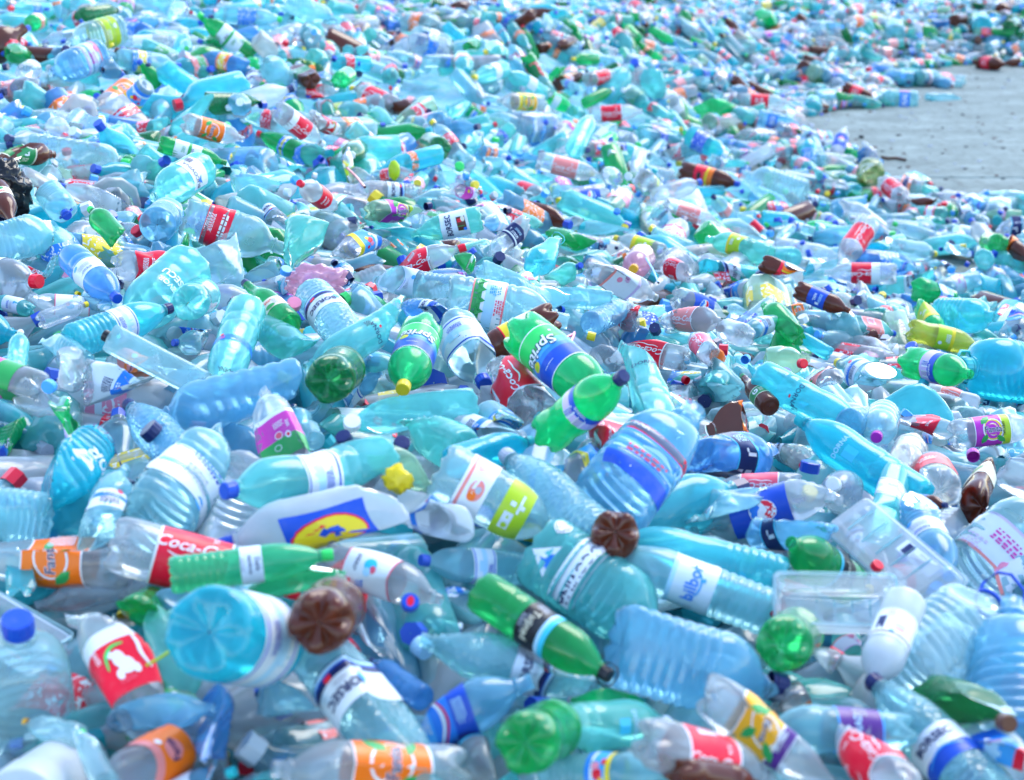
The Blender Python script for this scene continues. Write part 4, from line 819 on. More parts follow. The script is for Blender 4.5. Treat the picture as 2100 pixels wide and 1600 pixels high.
jug|205,112 105,150 66|sky|-|whitepink|d=0,l=.06,f=0|square blue ribbed jug with pink label at upper left|the blue jug at upper left
soda|52,152 70,140 44|grey|-||d=0,s=a,l=.06|grey clear bottle with lobed base at upper left|
soda|262,132 210,145 50|sky|-|waterblue|d=2,l=.05|blue bottle with bright blue label at upper left|
soda|255,28 262,-10 34|green|-|fantagrape|d=0,l=.06|green bottle with violet and yellow label, cut by the top edge of the picture|
jug|245,60 140,90 64|clear|-|lime|d=0,l=.05,f=0|clear ribbed jug with lime and pink label, upper left|
soda|1560,30 1600,50 32|sprite|-||d=2,l=.05|light green bottle at the top of the right heap|
soda|1880,62 1920,70 30|green|-||d=1,l=.05|green bottle on the far mound|
soda|2065,55 2090,48 28|dgreen|-||d=1,l=.05|dark green bottle at the right of the far mound|
tall|605,5 700,55 46|ice|-||d=1,l=.05|pale blue bottle on the upper left crest|
round|580,165 545,125 56|ice|-||d=0,s=t,l=.06|clear open bottle end like a ring, upper heap|
'''
# ------------------------------------------------------------------ placing bottles
NAME = {'soda': 'soda_bottle', 'waist': 'soda_bottle', 'water': 'water_bottle', 'tall': 'water_bottle', 'dimple': 'water_bottle', 'round': 'water_bottle', 'jug': 'water_jug', 'slab': 'water_jug', 'box': 'rectangular_bottle', 'milk': 'white_bottle', 'beer': 'beer_bottle', 'cup': 'plastic_tub'}
CATEG = {'soda_bottle': 'bottle', 'water_bottle': 'bottle', 'water_jug': 'jug', 'rectangular_bottle': 'bottle', 'white_bottle': 'bottle', 'beer_bottle': 'bottle', 'plastic_tub': 'tub'}
CAPC = {'navy': 'navy', 'blue': 'blue', 'lblue': 'lblue', 'pale': 'pale', 'white': 'white', 'red': 'red', 'yellow': 'yellow', 'amber': 'amber', 'green': 'green', 'bright': 'bright', 'teal': 'teal', 'black': 'black', 'brown': 'brown', 'pink': 'pink', 'grey': 'grey', 'purple': 'purple', 'orange': 'orange'}
def frame(P1, P2, roll=0.0):
    z = P2 - P1; z = z / np.linalg.norm(z)
    x = CAM - (P1 + P2) / 2; x = x - z * (x @ z)
    if np.linalg.norm(x) < 1e-3: x = np.array([0, 0, 1.0]) - z * z[2]
    x /= np.linalg.norm(x); y = np.cross(z, x)
    c, s = math.cos(roll), math.sin(roll)
    x, y = x * c + y * s, y * c - x * s
    return x, y, z
def matrix(P1, x, y, z):
    return Matrix(((x[0], y[0], z[0], P1[0]), (x[1], y[1], z[1], P1[1]), (x[2], y[2], z[2], P1[2]), (0, 0, 0, 1)))
def solve(kind, ub, vb, uc, vc, dpx, lift, sign):
    Zm = hit((ub + uc) / 2, (vb + vc) / 2, lift)
    D = dpx * Zm / F; L = LEN[kind] * D
    r1, r2 = ray(ub, vb), ray(uc, vc)
    sm, df = r1 + r2, r2 - r1
    A, B, C = sm @ sm, 2 * Zm * (df @ sm), Zm * Zm * (df @ df) - L * L
    q = B * B - 4 * A * C
    st = 1.0
    if q < 0: ks = [-B / 2 / A]
    else: ks = [(-B - math.sqrt(q)) / 2 / A, (-B + math.sqrt(q)) / 2 / A]
    best = None
    for k in ks:
        P1, P2 = CAM + (Zm - k) * r1, CAM + (Zm + k) * r2
        sc = sum(abs(P[2] - max(float(height(P[0], P[1])), 0) - .03) for P in (P1, P2))
        if sign == 'a' and k < 0 and len(ks) > 1: sc += 9
        if sign == 't' and k > 0 and len(ks) > 1: sc += 9
        if best is None or sc < best[0]: best = (sc, P1, P2)
    P1, P2 = best[1], best[2]
    dist = np.linalg.norm(P2 - P1)
    if dist > L: st = min(dist / L, 1.25); L *= st
    mid = (P1 + P2) / 2; ax = (P2 - P1) / dist
    return mid - ax * L / 2, mid + ax * L / 2, D, st
def tube(pts, r, ns=8, closed=False):
    pts = np.array(pts, float); n = len(pts); V = []
    for i in range(n):
        t = pts[(i + 1) % n] - pts[i - 1] if closed or 0 < i < n - 1 else (pts[1] - pts[0] if i == 0 else pts[-1] - pts[-2])
        t = t / np.linalg.norm(t)
        a = np.cross(t, [0.3, .2, 1.0]); a /= np.linalg.norm(a); b = np.cross(t, a)
        V += [pts[i] + r * (math.cos(q) * a + math.sin(q) * b) for q in np.linspace(0, 2 * math.pi, ns, endpoint=False)]
    fc = grid_faces(n, ns).tolist()
    if closed: fc += [[(n - 1) * ns + j, (n - 1) * ns + (j + 1) % ns, (j + 1) % ns, j] for j in range(ns)]
    return np.array(V), fc
def bottle(kind, P1, P2, D, st, tint, cap, design, rs, dents=1, deep=1.0, rot=0.0, handle=None, lod=0, flat=0.0, roll=0.0, torn=False):
    sh = Shape(kind, D, rs, dents=dents, deep=deep, flat=flat, bend=rs.normal(0, .012) * min(dents, 3), stretch=st)
    V, fc = wall_verts(sh, kind, lod)
    o = mk(NAME[kind], V, fc, [plastic(tint, bool(sh.k.get('dimple')))])
    x, y, z = frame(P1, P2, roll)
    o.matrix_world = matrix(P1, x, y, z)
    if cap and cap != '-':
        cv, cf = cap_verts(sh, 32 if lod == 0 else 20)
        mk('cap', cv, cf, [paint(CAPC[cap], .3)], o, smooth=False)
    if design: add_label(sh, o, design, rs, rot, fine=True, torn=torn)
    if handle:
        zc, r, h = sh.k['cap']
        n0, n1 = np.array([0, r * 1.05, zc - .02]), np.array([0, -r * 1.05, zc - .02])
        ring = [(r * 1.08 * math.cos(t), r * 1.08 * math.sin(t), zc - .03) for t in np.linspace(0, 2 * math.pi, 18, endpoint=False)]
        loop = [n0, n0 + (.06, .06, .1), n0 + (.12, .06, .34), n0 + (.16, -.06, .46), n1 + (.16, .06, .46), n1 + (.12, -.06, .34), n1 + (.06, -.06, .1), n1]
        hv, hf = tube(np.array(loop) * D, .022 * D)
        mk('handle', hv, hf, [paint(CAPC[handle], .3)], o)
        if cap == '-':
            rv, rf = tube(np.array(ring) * D, .03 * D, closed=True)
            mk('neck_ring', rv, rf, [paint(CAPC[handle], .3)], o)
    return o
ITEMS = []        # for the fillers: image footprint, reference phrase
USED = {}
def settag(o, label, cat, group=None):
    o['label'] = label; o['category'] = cat
    if group: o['group'] = group
GROUP = {'soda_bottle': 'soda bottles in the heap', 'water_bottle': 'water bottles in the heap', 'water_jug': 'large water jugs in the heap', 'beer_bottle': 'beer bottles in the heap', 'white_bottle': 'opaque white bottles in the heap', 'rectangular_bottle': 'rectangular clear bottles', 'plastic_tub': 'plastic tubs in the heap'}
GW, GH = 250, 190
cover = np.zeros((GH, GW), bool)          # 10-pixel cells of the photograph with a 200-pixel margin
def cells(u1, v1, u2, v2, w):
    n = max(2, int(math.hypot(u2 - u1, v2 - v1) / 8))
    t = np.linspace(0, 1, n)[:, None]; q = np.linspace(-.42, .42, max(2, int(w / 9)))[None, :]
    d = np.array([u2 - u1, v2 - v1]); d = d / (np.linalg.norm(d) + 1e-6)
    U = u1 + (u2 - u1) * t - d[1] * q * w; Vv = v1 + (v2 - v1) * t + d[0] * q * w
    i = ((Vv + 150) / 10).astype(int).ravel(); j = ((U + 200) / 10).astype(int).ravel()
    ok = (i >= 0) & (i < GH) & (j >= 0) & (j < GW)
    return np.unique(i[ok] * GW + j[ok])
def footprint(P1, P2, D):
    u1, v1, z1 = project(P1); u2, v2, z2 = project(P2)
    return u1, v1, u2, v2, F * D / ((z1 + z2) / 2)
n_hero = 0
for row in HEROES.strip().split('\n'):
    p = row.split('|')
    if 'skip' in p[5]: continue
    kind = p[0]; a, b, dp = p[1].split(); ub, vb = map(float, a.split(',')); uc, vc = map(float, b.split(',')); dpx = float(dp)
    op = dict(q.split('=') for q in p[5].split(',') if q)
    rs = np.random.default_rng(1000 + n_hero)
    P1, P2, D, st = solve(kind, ub, vb, uc, vc, dpx, float(op.get('l', 0)), op.get('s'))
    big = dpx > 58
    if p[2] == 'clear' and kind == 'soda': p[2] = 'neutral'
    o = bottle(kind, P1, P2, D, st, p[2], p[3], p[4] or None, rs, dents=int(op.get('d', 1)), rot=float(op.get('rot', rs.uniform(-.12, .12))), handle=op.get('h'), lod=0 if big else 1, flat=float(op.get('f', 0)) if int(op.get('d', 1)) < 4 else .12, torn=int(op.get('d', 1)) > 3)
    settag(o, p[6], CATEG[NAME[kind]], GROUP[NAME[kind]])
    USED[p[6]] = 1
    u1, v1, u2, v2, wpx = footprint(P1, P2, D)
    cover.ravel()[cells(u1, v1, u2, v2, wpx)] = True
    ITEMS.append((((u1 + u2) / 2, (v1 + v2) / 2), p[7] if len(p) > 7 else ''))
    n_hero += 1
# ------------------------------------------------------------------ loose caps, trays, bags, scraps
def up_frame(u, v, lift, tilt=(0, 0), spin=0.0):
    Z = hit(u, v, lift); P = CAM + Z * ray(u, v)
    z = np.array([tilt[0], tilt[1], 1.0]); z /= np.linalg.norm(z)
    x = np.cross([0, 1.0, 0], z); x /= np.linalg.norm(x); y = np.cross(z, x)
    c, s = math.cos(spin), math.sin(spin)
    return P, x * c + y * s, y * c - x * s, z, Z
CAPS = '''
722,872 36 white .1,-.9 white loose bottle cap beside the teal faceted bottle
822,915 34 navy .3,-.8 navy loose cap in front of the faceted teal bottle
708,904 34 navy -.3,-.6 navy loose cap right of the purple and green label bottle
318,892 46 navy -.9,-.2 thick navy cap with a short tether on the dimpled bottle
603,628 30 pink .2,-.9 pink loose cap right of the green beer bottle
840,1240 38 blue .2,-1 blue cap with a small red dot on the clear round shoulder
500,1215 44 cyan .3,-.3 cyan loose lid above the big cyan jug
640,143 14 orange 0,-.6 tiny orange loose cap beside the brown bottle in the upper heap
1178,745 22 pale 0,-.8 pale blue loose cap behind the green to blue label bottle
925,515 12 bright 0,-.8 bright green price tag sized lid on the cola bottle with red cap
1265,437 14 mid 0,-.7 blue loose cap in the middle of the heap
585,560 24 lblue .4,-.5 light blue loose cap near the pink bag
1755,305 9 lblue 0,-.4 small light blue cap alone on the bare ground
1610,768 22 blue .2,-.6 royal blue cap standing above the long cyan bottle
1795,1165 26 red .5,-.5 red loose cap inside the long clear tray
480,630 34 navy .7,-.3 dark blue cap with strap beside the flower patterned base
'''
for row in CAPS.strip().split('\n'):
    p = row.split(' ', 4)
    u, v = map(float, p[0].split(',')); tx, ty = map(float, p[3].split(','))
    P, x, y, z, Z = up_frame(u, v, .07, (tx, ty))
    d = float(p[1]) * Z / F
    pr = [(0, .96), (.06, 1), (.55, 1), (.62, .93), (.63, .5), (.625, .02)]
    ns = 28; ph = np.linspace(0, 2 * math.pi, ns, endpoint=False)
    V = np.array([[(q * (1 if j % 2 or i in (0, 3, 4, 5) else .96) * math.cos(ph[j]) * d / 2, q * (1 if j % 2 or i in (0, 3, 4, 5) else .96) * math.sin(ph[j]) * d / 2, h * d * .8) for j in range(ns)] for i, (h, q) in enumerate(pr)]).reshape(-1, 3)
    o = mk('bottle_cap', V, grid_faces(len(pr), ns), [paint(p[2], .3)], smooth=False)
    o.matrix_world = matrix(P, x, y, z)
    settag(o, p[4], 'cap', 'loose bottle caps'); USED[p[4]] = 1
    if 'red dot' in p[4]:
        ev, ef = op_geo(E('red', 0, 0, .2, .3), rng)
        mk('emblem', np.c_[ev * d, np.full(len(ev), .506 * d)], ef, [paint('red')], o)
    if 'tether' in p[4] or 'strap' in p[4]:
        tv, tf = tube(np.array([(0, .5, .1), (.1, .8, .05), (.05, 1.2, -.1), (.1, 1.5, -.3)]) * d, .07 * d)
        mk('strap', tv, tf, [paint(p[2], .3)], o)
def rrect(L, W, r, n=6):
    out = []
    for cx, cy, a0 in ((L - r, W - r, 0), (-L + r, W - r, 90), (-L + r, -W + r, 180), (L - r, -W + r, 270)):
        out += [(cx + r * math.cos(math.radians(a0 + 90 * i / n)), cy + r * math.sin(math.radians(a0 + 90 * i / n))) for i in range(n + 1)]
    return out
def tray(u1, v1, u2, v2, wpx, hfrac, lift, normal, label, flip=False, sticker=False):
    Zm = hit((u1 + u2) / 2, (v1 + v2) / 2, lift)
    P1, P2 = CAM + Zm * ray(u1, v1), CAM + Zm * ray(u2, v2)
    g = [max(float(height(P[0], P[1])), 0) for P in (P1, P2)]
    A = []
    for (u, v), q in zip(((u1, v1), (u2, v2)), g):
        Z = .5 * Zm + .5 * hit(u, v, lift); A.append(CAM + Z * ray(u, v))
    x = A[1] - A[0]; Ln = np.linalg.norm(x); x /= Ln
    z = np.array(normal, float); z -= x * (z @ x); z /= np.linalg.norm(z); y = np.cross(z, x)
    W = wpx * Zm / F; H = hfrac * W; M = (A[0] + A[1]) / 2
    if flip: y, z = -y, -z
    V, k = [], 0
    prof = [(.86, .72, .0), (.90, .80, .0), (.93, .86, .10), (.97, .93, .6), (.985, .96, 1.0), (1.04, 1.06, 1.0), (1.045, 1.07, .93)]
    for fl, fw, fz in prof:
        for a, b in rrect(Ln / 2 * fl, W / 2 * fw, W * .12): V.append((a, b, fz * H))
    V = np.array(V); V[:, 1] += .05 * W * np.sin(V[:, 0] * 7 / Ln + V[:, 2] * 20); V[:, 2] += .05 * W * np.sin(V[:, 0] * 9 / Ln + V[:, 1] * 12)
    n = len(rrect(1, 1, .1))
    fc = grid_faces(len(prof), n).tolist() + [list(range(n))[::-1]]
    o = mk('plastic_tray', V, fc, [plastic('film')], smooth=False)
    o.matrix_world = matrix(M, x, y, z)
    settag(o, label, 'tray'); USED[label] = 1
    rim = np.array([(a, b, H * 1.005) for a, b in rrect(Ln / 2 * 1.02, W / 2 * 1.03, W * .12)])
    rim[:, 2] += .03 * W * np.sin(rim[:, 0] * 9 / Ln) + .012 * W * np.sin(rim[:, 0] * 31 / Ln + rim[:, 1] * 7)
    tv, tf = tube(rim, .02 * W, 6, True)
    mk('rim', tv, tf, [plastic('clear')], o)
    for i in range(5):                                   # pressed-in ribs across the floor
        c = (i - 2) * Ln * .15
        rv, rf = tube([(c, -W * .3, -.01 * W), (c, -W * .1, -.03 * W), (c, W * .1, -.03 * W), (c, W * .3, -.01 * W)], .02 * W, 6)
        mk('rib', rv, rf, [plastic('clear')], o)
    if sticker:
        s = -1 if flip else 1
        zz = -.012 * W
        lab = mk('label', [(Ln * .06, -W * .30, zz), (Ln * .40, -W * .30, zz), (Ln * .40, -W * .02, zz), (Ln * .06, -W * .02, zz)], [[0, 1, 2, 3]], [paint('offwhite')], o)
        VV, FF, fm = [], [], []
        for op, mi in ((R('navy', -.30, -.0, .18, .22), 0), (LN('grey', .05, .03, .42, .1, 3), 1), (LN('grey', .12, -.08, .3, .05, 1), 1)):
            v, f = op_geo(op, rng); b = len(np.concatenate(VV)) if VV else 0
            VV.append(np.c_[Ln * .23 + v[:, 0] * Ln * .34, -W * .16 + v[:, 1] * W, np.full(len(v), zz - .001)]); FF += [[q + b for q in e] for e in f]; fm += [mi] * len(f)
        mk('lettering', np.concatenate(VV), FF, [paint('navy'), paint('grey')], lab, fm, smooth=False)
    return o
tray(1728, 1035, 1925, 1205, 115, .35, .10, (-.35, -.55, .8), 'long clear plastic tray turned over with a small navy sticker', flip=True, sticker=True)
tray(1590, 1258, 1835, 1262, 120, .5, .08, (0, -.55, .8), 'clear rectangular tray with whitish rim around the slim white bottle')
tray(-90, 1265, 105, 1375, 120, .5, .0, (.3, -.3, .9), 'clear tray with white rim edge, left of the red bear label bottle')
def blob(name, u, v, wpx, hpx, lift, mat, seed, label, cat, rough=.25, sub=4):
    Z = hit(u, v, lift); P = CAM + Z * ray(u, v); s = Z / F
    bm = bmesh.new(); bmesh.ops.create_icosphere(bm, subdivisions=sub, radius=1)
    r2 = np.random.default_rng(seed)
    V = np.array([q.co[:] for q in bm.verts]); fc = [[q.index for q in f.verts] for f in bm.faces]; bm.free()
    d = np.zeros(len(V))
    for i in range(14):
        k = r2.normal(0, 2.2 + i * .45, 3); d += np.abs(np.sin(V @ k + r2.uniform(0, 6))) / (1.5 + i * .35)
    d = (d - d.mean()) / d.std()
    V = V * (1 + rough * .5 * d)[:, None] * np.array([wpx / 2 * s, wpx / 2.6 * s, hpx / 2 * s])
    o = mk(name, V, fc, [mat]); o.location = P
    settag(o, label, cat); return o
blob('trash_bag', 8, 395, 105, 120, .06, plastic('black'), 3, 'crumpled black plastic bag at the left edge behind the brown beer bottle', 'bag')
blob('plastic_bag', 650, 578, 120, 66, .06, plastic('pink'), 5, 'crumpled see-through pink plastic bag in the middle of the heap', 'bag', .3)
blob('label_scrap', 815, 985, 56, 52, .07, paint('yellow'), 8, 'crumpled yellow film scrap at the neck of the white bottle with yellow oval', 'scrap', .4, 3)
blob('funnel_cap', 808, 350, 24, 42, .08, paint('lime'), 9, 'neon lime pouring spout sticking up in the upper heap', 'spout', .1, 3)
def loop(name, pts, lift, rpx, mat, label, cat, closed=False):
    W = []
    for u, v in pts: W.append(CAM + hit(u, v, lift) * ray(u, v))
    Zm = np.linalg.norm(W[0] - CAM); W = np.array(W); o0 = W[0].copy()
    V, fc = tube(W - o0, rpx * Zm / F, 6, closed)
    o = mk(name, V, fc, [mat]); o.location = o0; settag(o, label, cat); return o
loop('plastic_strap', [(1142, 700), (1175, 686), (1178, 682), (1176, 690), (1166, 712), (1160, 718), (1150, 708)], .1, 3, paint('pink'), 'pink plastic carry strap bent to a triangle, right of the green to blue label', 'strap', True)
loop('straw', [(300, 1365), (330, 1348), (358, 1328)], .09, 3, paint('lime'), 'thin lime drinking straw on the teal lobed bottle', 'straw')
loop('straw', [(1325, 530), (1340, 555), (1350, 580)], .1, 2.2, paint('lblue'), 'thin light blue drinking straw beside the orange yellow cap', 'straw')
loop('straw', [(712, 345), (730, 362), (748, 384)], .1, 2.5, paint('palered'), 'pale red drinking straw in the upper middle of the heap', 'straw')
loop('twig', [(1808, 322), (1822, 325), (1838, 324), (1857, 328)], .012, 3, paint('brown'), 'short brown twig lying on the bare ground', 'twig')
loop('pebble', [(1764, 280), (1767, 281), (1771, 281)], .01, 3.5, paint('black'), 'small dark stone alone on the bare ground', 'stone')

# ------------------------------------------------------------------ more single bottles in the gaps between those above
REFS = [(p, r) for p, r in ITEMS if r]
WORD = {'neutral': 'clear', 'clear': 'clear', 'ice': 'ice clear', 'sky': 'pale blue', 'blue': 'blue', 'cyan': 'cyan', 'aqua': 'aqua', 'teal': 'teal', 'green': 'green', 'sprite': 'bright green', 'dgreen': 'dark green', 'pgreen': 'pale green', 'brown': 'brown', 'white': 'white', 'milky': 'milky', 'dull': 'dull clear', 'mint': 'mint green', 'grey': 'greyish clear', 'olive': 'olive', 'cream': 'cream', 'strong': 'bright cyan', 'pink': 'pinkish', 'yellow': 'yellowish', 'deep': 'deep blue'}
DWORD = {'cola': 'red', 'colapale': 'pale red', 'colapink': 'red', 'fanta': 'orange', 'fantagrape': 'purple', 'pepsi': 'royal blue', 'bands': 'blue banded', 'whiteblue': 'white and blue', 'whitepaper': 'white', 'borsec': 'white and navy', 'waterblue': 'bright blue', 'greenwhite': 'white and green', 'lime': 'lime', 'whitepink': 'white and pink', 'navyband': 'navy', 'kidred': 'picture', 'beerred': 'red', 'splash': 'white', 'redtext': 'red', 'barcode': 'white strip', 'orangeclear': 'orange', 'sprite': 'green', 'milk': 'white', 'magentatxt': 'magenta'}
def pick(r, tab):
    k = list(tab); w = np.array([tab[q] for q in k], float); return k[int(r.choice(len(k), p=w / w.sum()))]
TT = {'neutral': 13, 'clear': 20, 'ice': 17, 'sky': 9, 'grey': 5, 'dull': 3, 'aqua': 15, 'cyan': 9, 'teal': 8, 'blue': 3, 'green': 3, 'sprite': 1.5, 'pgreen': 2.5, 'brown': 2.2, 'dgreen': 1, 'milky': 3, 'cream': 1, 'strong': 1.5}
TC = {'-': 34, 'blue': 16, 'navy': 12, 'lblue': 7, 'white': 9, 'red': 5, 'yellow': 5, 'teal': 5, 'bright': 3, 'grey': 3, 'amber': 1}
TL = {'': 44, 'cola': 7, 'colapale': 3, 'fanta': 2.5, 'bands': 5, 'whiteblue': 8, 'whitepaper': 7, 'borsec': 4, 'waterblue': 4, 'greenwhite': 2, 'lime': 2, 'whitepink': 3, 'navyband': 3, 'kidred': 2, 'redtext': 5, 'splash': 2, 'magentatxt': 1}
TK = {'soda': 33, 'water': 28, 'tall': 12, 'dimple': 10, 'round': 5, 'jug': 6, 'slab': 2, 'milk': 3, 'waist': 5}
DR = {'soda': (.085, .108), 'waist': (.085, .1), 'water': (.075, .09), 'tall': (.078, .09), 'dimple': (.085, .092), 'round': (.10, .13), 'jug': (.14, .165), 'slab': (.11, .13), 'milk': (.07, .085), 'beer': (.06, .07)}
DENSITY_TINT = {'brown': ('', 'beerred', 'cola'), 'green': ('', 'greenwhite'), 'sprite': ('', 'sprite'), 'dgreen': ('', 'greenwhite')}
def relation(u, v, ru, rv):
    dx, dy = u - ru, v - rv
    if abs(dx) > 1.2 * abs(dy): return 'right of' if dx > 0 else 'left of'
    return 'below' if dy > 0 else 'above'
def make_label(kind, tint, cap, design, dents, u, v):
    noun = {'soda': 'soda bottle', 'waist': 'waisted soda bottle', 'water': 'ribbed water bottle', 'tall': 'tall water bottle', 'dimple': 'dimpled water bottle', 'round': 'wide water bottle', 'jug': 'water jug', 'slab': 'square ribbed jug', 'milk': 'slim bottle'}[kind]
    adj = 'crumpled ' if dents >= 4 else 'dented ' if dents >= 2 else ''
    feats = []
    if design: feats.append(DWORD[design] + ' label')
    if cap != '-': feats.append({'bright': 'bright green', 'lblue': 'light blue', 'amber': 'orange'}.get(cap, cap) + ' cap')
    near = sorted(REFS, key=lambda q: math.hypot(q[0][0] - u, q[0][1] - v))[:12]
    for (ru, rv), ref in near:
        rel = relation(u, v, ru, rv)
        for head in (adj + WORD[tint] + ' ' + noun, adj + WORD[tint] + ' bottle' if 'bottle' in noun else adj + noun):
            for m in (2, 1, 0):
                if m > len(feats): continue
                f = feats[:m]
                t = head + (' with ' + ' and '.join(f) if f else '') + ', ' + rel + ' ' + ref
                if 4 <= len(t.replace(',', '').split()) <= 15 and t not in USED:
                    USED[t] = 1; return t
    return adj + WORD[tint] + ' ' + noun + ' low among the others'
n_fill = 0; hero = cover.copy()
frs = np.random.default_rng(42)
bands_ = [(1640, 1300), (1330, 1050), (1080, 850), (880, 700), (730, 560), (590, 450), (470, 370), (390, 310)]
for (vb, vt), quota, small in [(b, q, 0) for b, q in zip(bands_, (34, 40, 40, 38, 34, 28, 22, 14))] + [(b, q, 1) for b, q in zip(bands_, (40, 44, 38, 30, 22, 12, 6, 4))]:
    got = 0
    for attempt in range(2600):
        if got >= quota: break
        i = int(frs.integers((vt + 150) // 10, (vb + 150) // 10)); j = int(frs.integers(12, 238))
        if cover[i, j]: continue
        u, v = j * 10 - 200 + 5, i * 10 - 150 + 5
        kind = pick(frs, TK); D = frs.uniform(*DR[kind]); L = LEN[kind] * D
        sc_ = frs.choice([.62, .78, .95], p=[.25, .4, .35]) if kind in ('soda', 'water', 'tall') else .95
        if small: sc_ *= .72; kind = kind if kind not in ('jug', 'slab', 'round') else 'soda'; D = frs.uniform(*DR[kind]); L = LEN[kind] * D
        D *= sc_; L *= sc_
        lift = frs.uniform(-.06, -.01) if vb > 800 else frs.uniform(-.04, .02)
        Z = hit(u, v, lift); M = CAM + Z * ray(u, v)
        if height(M[0], M[1]) < .06: continue
        az = frs.uniform(0, 6.283); dr = np.array([math.cos(az), math.sin(az)])
        e = .08
        slope = (float(height(M[0] + dr[0] * e, M[1] + dr[1] * e)) - float(height(M[0] - dr[0] * e, M[1] - dr[1] * e))) / (2 * e)
        t = math.atan(slope) * .7 + frs.normal(0, .24)
        ax = np.array([dr[0] * math.cos(t), dr[1] * math.cos(t), math.sin(t)])
        P1, P2 = M - ax * L / 2, M + ax * L / 2
        fp = footprint(P1, P2, D); cl = cells(*fp)
        if math.hypot(fp[2] - fp[0], fp[3] - fp[1]) < 1.5 * fp[4] or fp[4] > 200 or float(height(*P1[:2])) + .12 < P1[2] or float(height(*P2[:2])) + .12 < P2[2]: continue
        if len(cl) == 0: continue
        free = 1 - cover.ravel()[cl].mean()
        if hero.ravel()[cl].mean() > ((.36 if small else .2) if vb > 600 else .3): continue
        if free < (.55 if attempt < 1500 else .33): continue
        tint, cap, des = pick(frs, TT), pick(frs, TC), pick(frs, TL)
        if tint in DENSITY_TINT: des = DENSITY_TINT[tint][int(frs.integers(len(DENSITY_TINT[tint])))]
        if kind in ('dimple',): des = 'borsec' if frs.random() < .6 else ''; tint = 'ice' if tint in ('brown', 'green', 'sprite', 'dgreen') else tint
        if kind in ('jug', 'slab', 'round', 'tall'):
            if tint in ('brown', 'green', 'sprite', 'dgreen', 'pgreen'): tint = 'aqua'
            if des in ('cola', 'colapale', 'fanta', 'redtext'): des = ''
        if kind == 'milk': tint = 'white' if frs.random() < .5 else 'milky'
        dents = int(pick(frs, {0: 3, 1: 4, 2: 5, 3: 3, 5: 3}))
        px = fp[4]
        o = bottle(kind, P1, P2, D, 1.0, tint, cap, des or None, np.random.default_rng(5000 + n_fill), dents=dents, rot=frs.uniform(-.7, .7), lod=0 if px > 75 else 1, flat=frs.uniform(0, .2) if dents > 2 else 0, torn=dents > 4)
        settag(o, make_label(kind, tint, cap, des, dents, u, v), CATEG[NAME[kind]], GROUP[NAME[kind]])
        cover.ravel()[cl] = True; n_fill += 1; got += 1
print('singles', n_hero, n_fill, 'cover', cover[45:170, 20:230].mean())

# ------------------------------------------------------------------ the rest of the heap: one mass
def attr_plastic():
    m, N, L = nodes('heap_plastic')
    at = N.new('ShaderNodeAttribute'); at.attribute_name = 'tint'
    sm = N.new('ShaderNodeMath'); sm.operation = 'MULTIPLY'; sm.inputs[1].default_value = .84
    L.new(at.outputs['Alpha'], sm.inputs[0])
    plastic_tree(N, L, at.outputs['Color'], sm.outputs[0])
    return m
def attr_print():
    m, N, L = nodes('heap_print')
    out = N.new('ShaderNodeOutputMaterial'); p = N.new('ShaderNodeBsdfPrincipled')
    at = N.new('ShaderNodeAttribute'); at.attribute_name = 'tint'
    uv = N.new('ShaderNodeUVMap'); uv.uv_map = 'wrap'
    nz = N.new('ShaderNodeTexNoise'); nz.inputs['Scale'].default_value = 3.2; nz.inputs['Detail'].default_value = 2; nz.inputs['Distortion'].default_value = 1.5
    L.new(uv.outputs[0], nz.inputs['Vector'])
    th = N.new('ShaderNodeMapRange'); th.inputs['From Min'].default_value = .57; th.inputs['From Max'].default_value = .60
    L.new(nz.outputs['Fac'], th.inputs['Value'])
    ml = N.new('ShaderNodeMath'); ml.operation = 'MULTIPLY'
    L.new(th.outputs[0], ml.inputs[0]); L.new(at.outputs['Alpha'], ml.inputs[1])
    mx = N.new('ShaderNodeMix'); mx.data_type = 'RGBA'; mx.inputs['B'].default_value = (.78, .8, .84, 1)
    L.new(ml.outputs[0], mx.inputs['Factor']); L.new(at.outputs['Color'], mx.inputs['A'])
    L.new(mx.outputs['Result'], p.inputs['Base Color']); p.inputs['Roughness'].default_value = .35
    L.new(p.outputs[0], out.inputs['Surface'])
    return m
hp_mats = [attr_plastic(), attr_print()]
HT = {'neutral': 15, 'clear': 20, 'ice': 16, 'sky': 9, 'grey': 5, 'dull': 3, 'milky': 5, 'aqua': 17, 'cyan': 10, 'teal': 9, 'blue': 4, 'green': 6, 'sprite': 2.5, 'pgreen': 3, 'brown': 5, 'dgreen': 4, 'milky': 4, 'cream': 1, 'strong': 2}
HL = {'': 36, 'red': 22, 'palered': 7, 'orange': 9, 'white': 7, 'offwhite': 5, 'mid': 6, 'blue': 3.5, 'purple': 2.2, 'leaf': 3, 'lime': 2.4, 'yellow': 3, 'navy': 2.5, 'pink': 2.4, 'lblue': 3}
HK = {'soda': 46, 'waist': 10, 'water': 20, 'tall': 5, 'dimple': 3, 'round': 8, 'jug': 5, 'milk': 4}
HCAP = {'': 12, 'blue': 18, 'navy': 12, 'lblue': 8, 'white': 10, 'red': 6, 'yellow': 5, 'teal': 5, 'bright': 3, 'grey': 3, 'orange': 1}
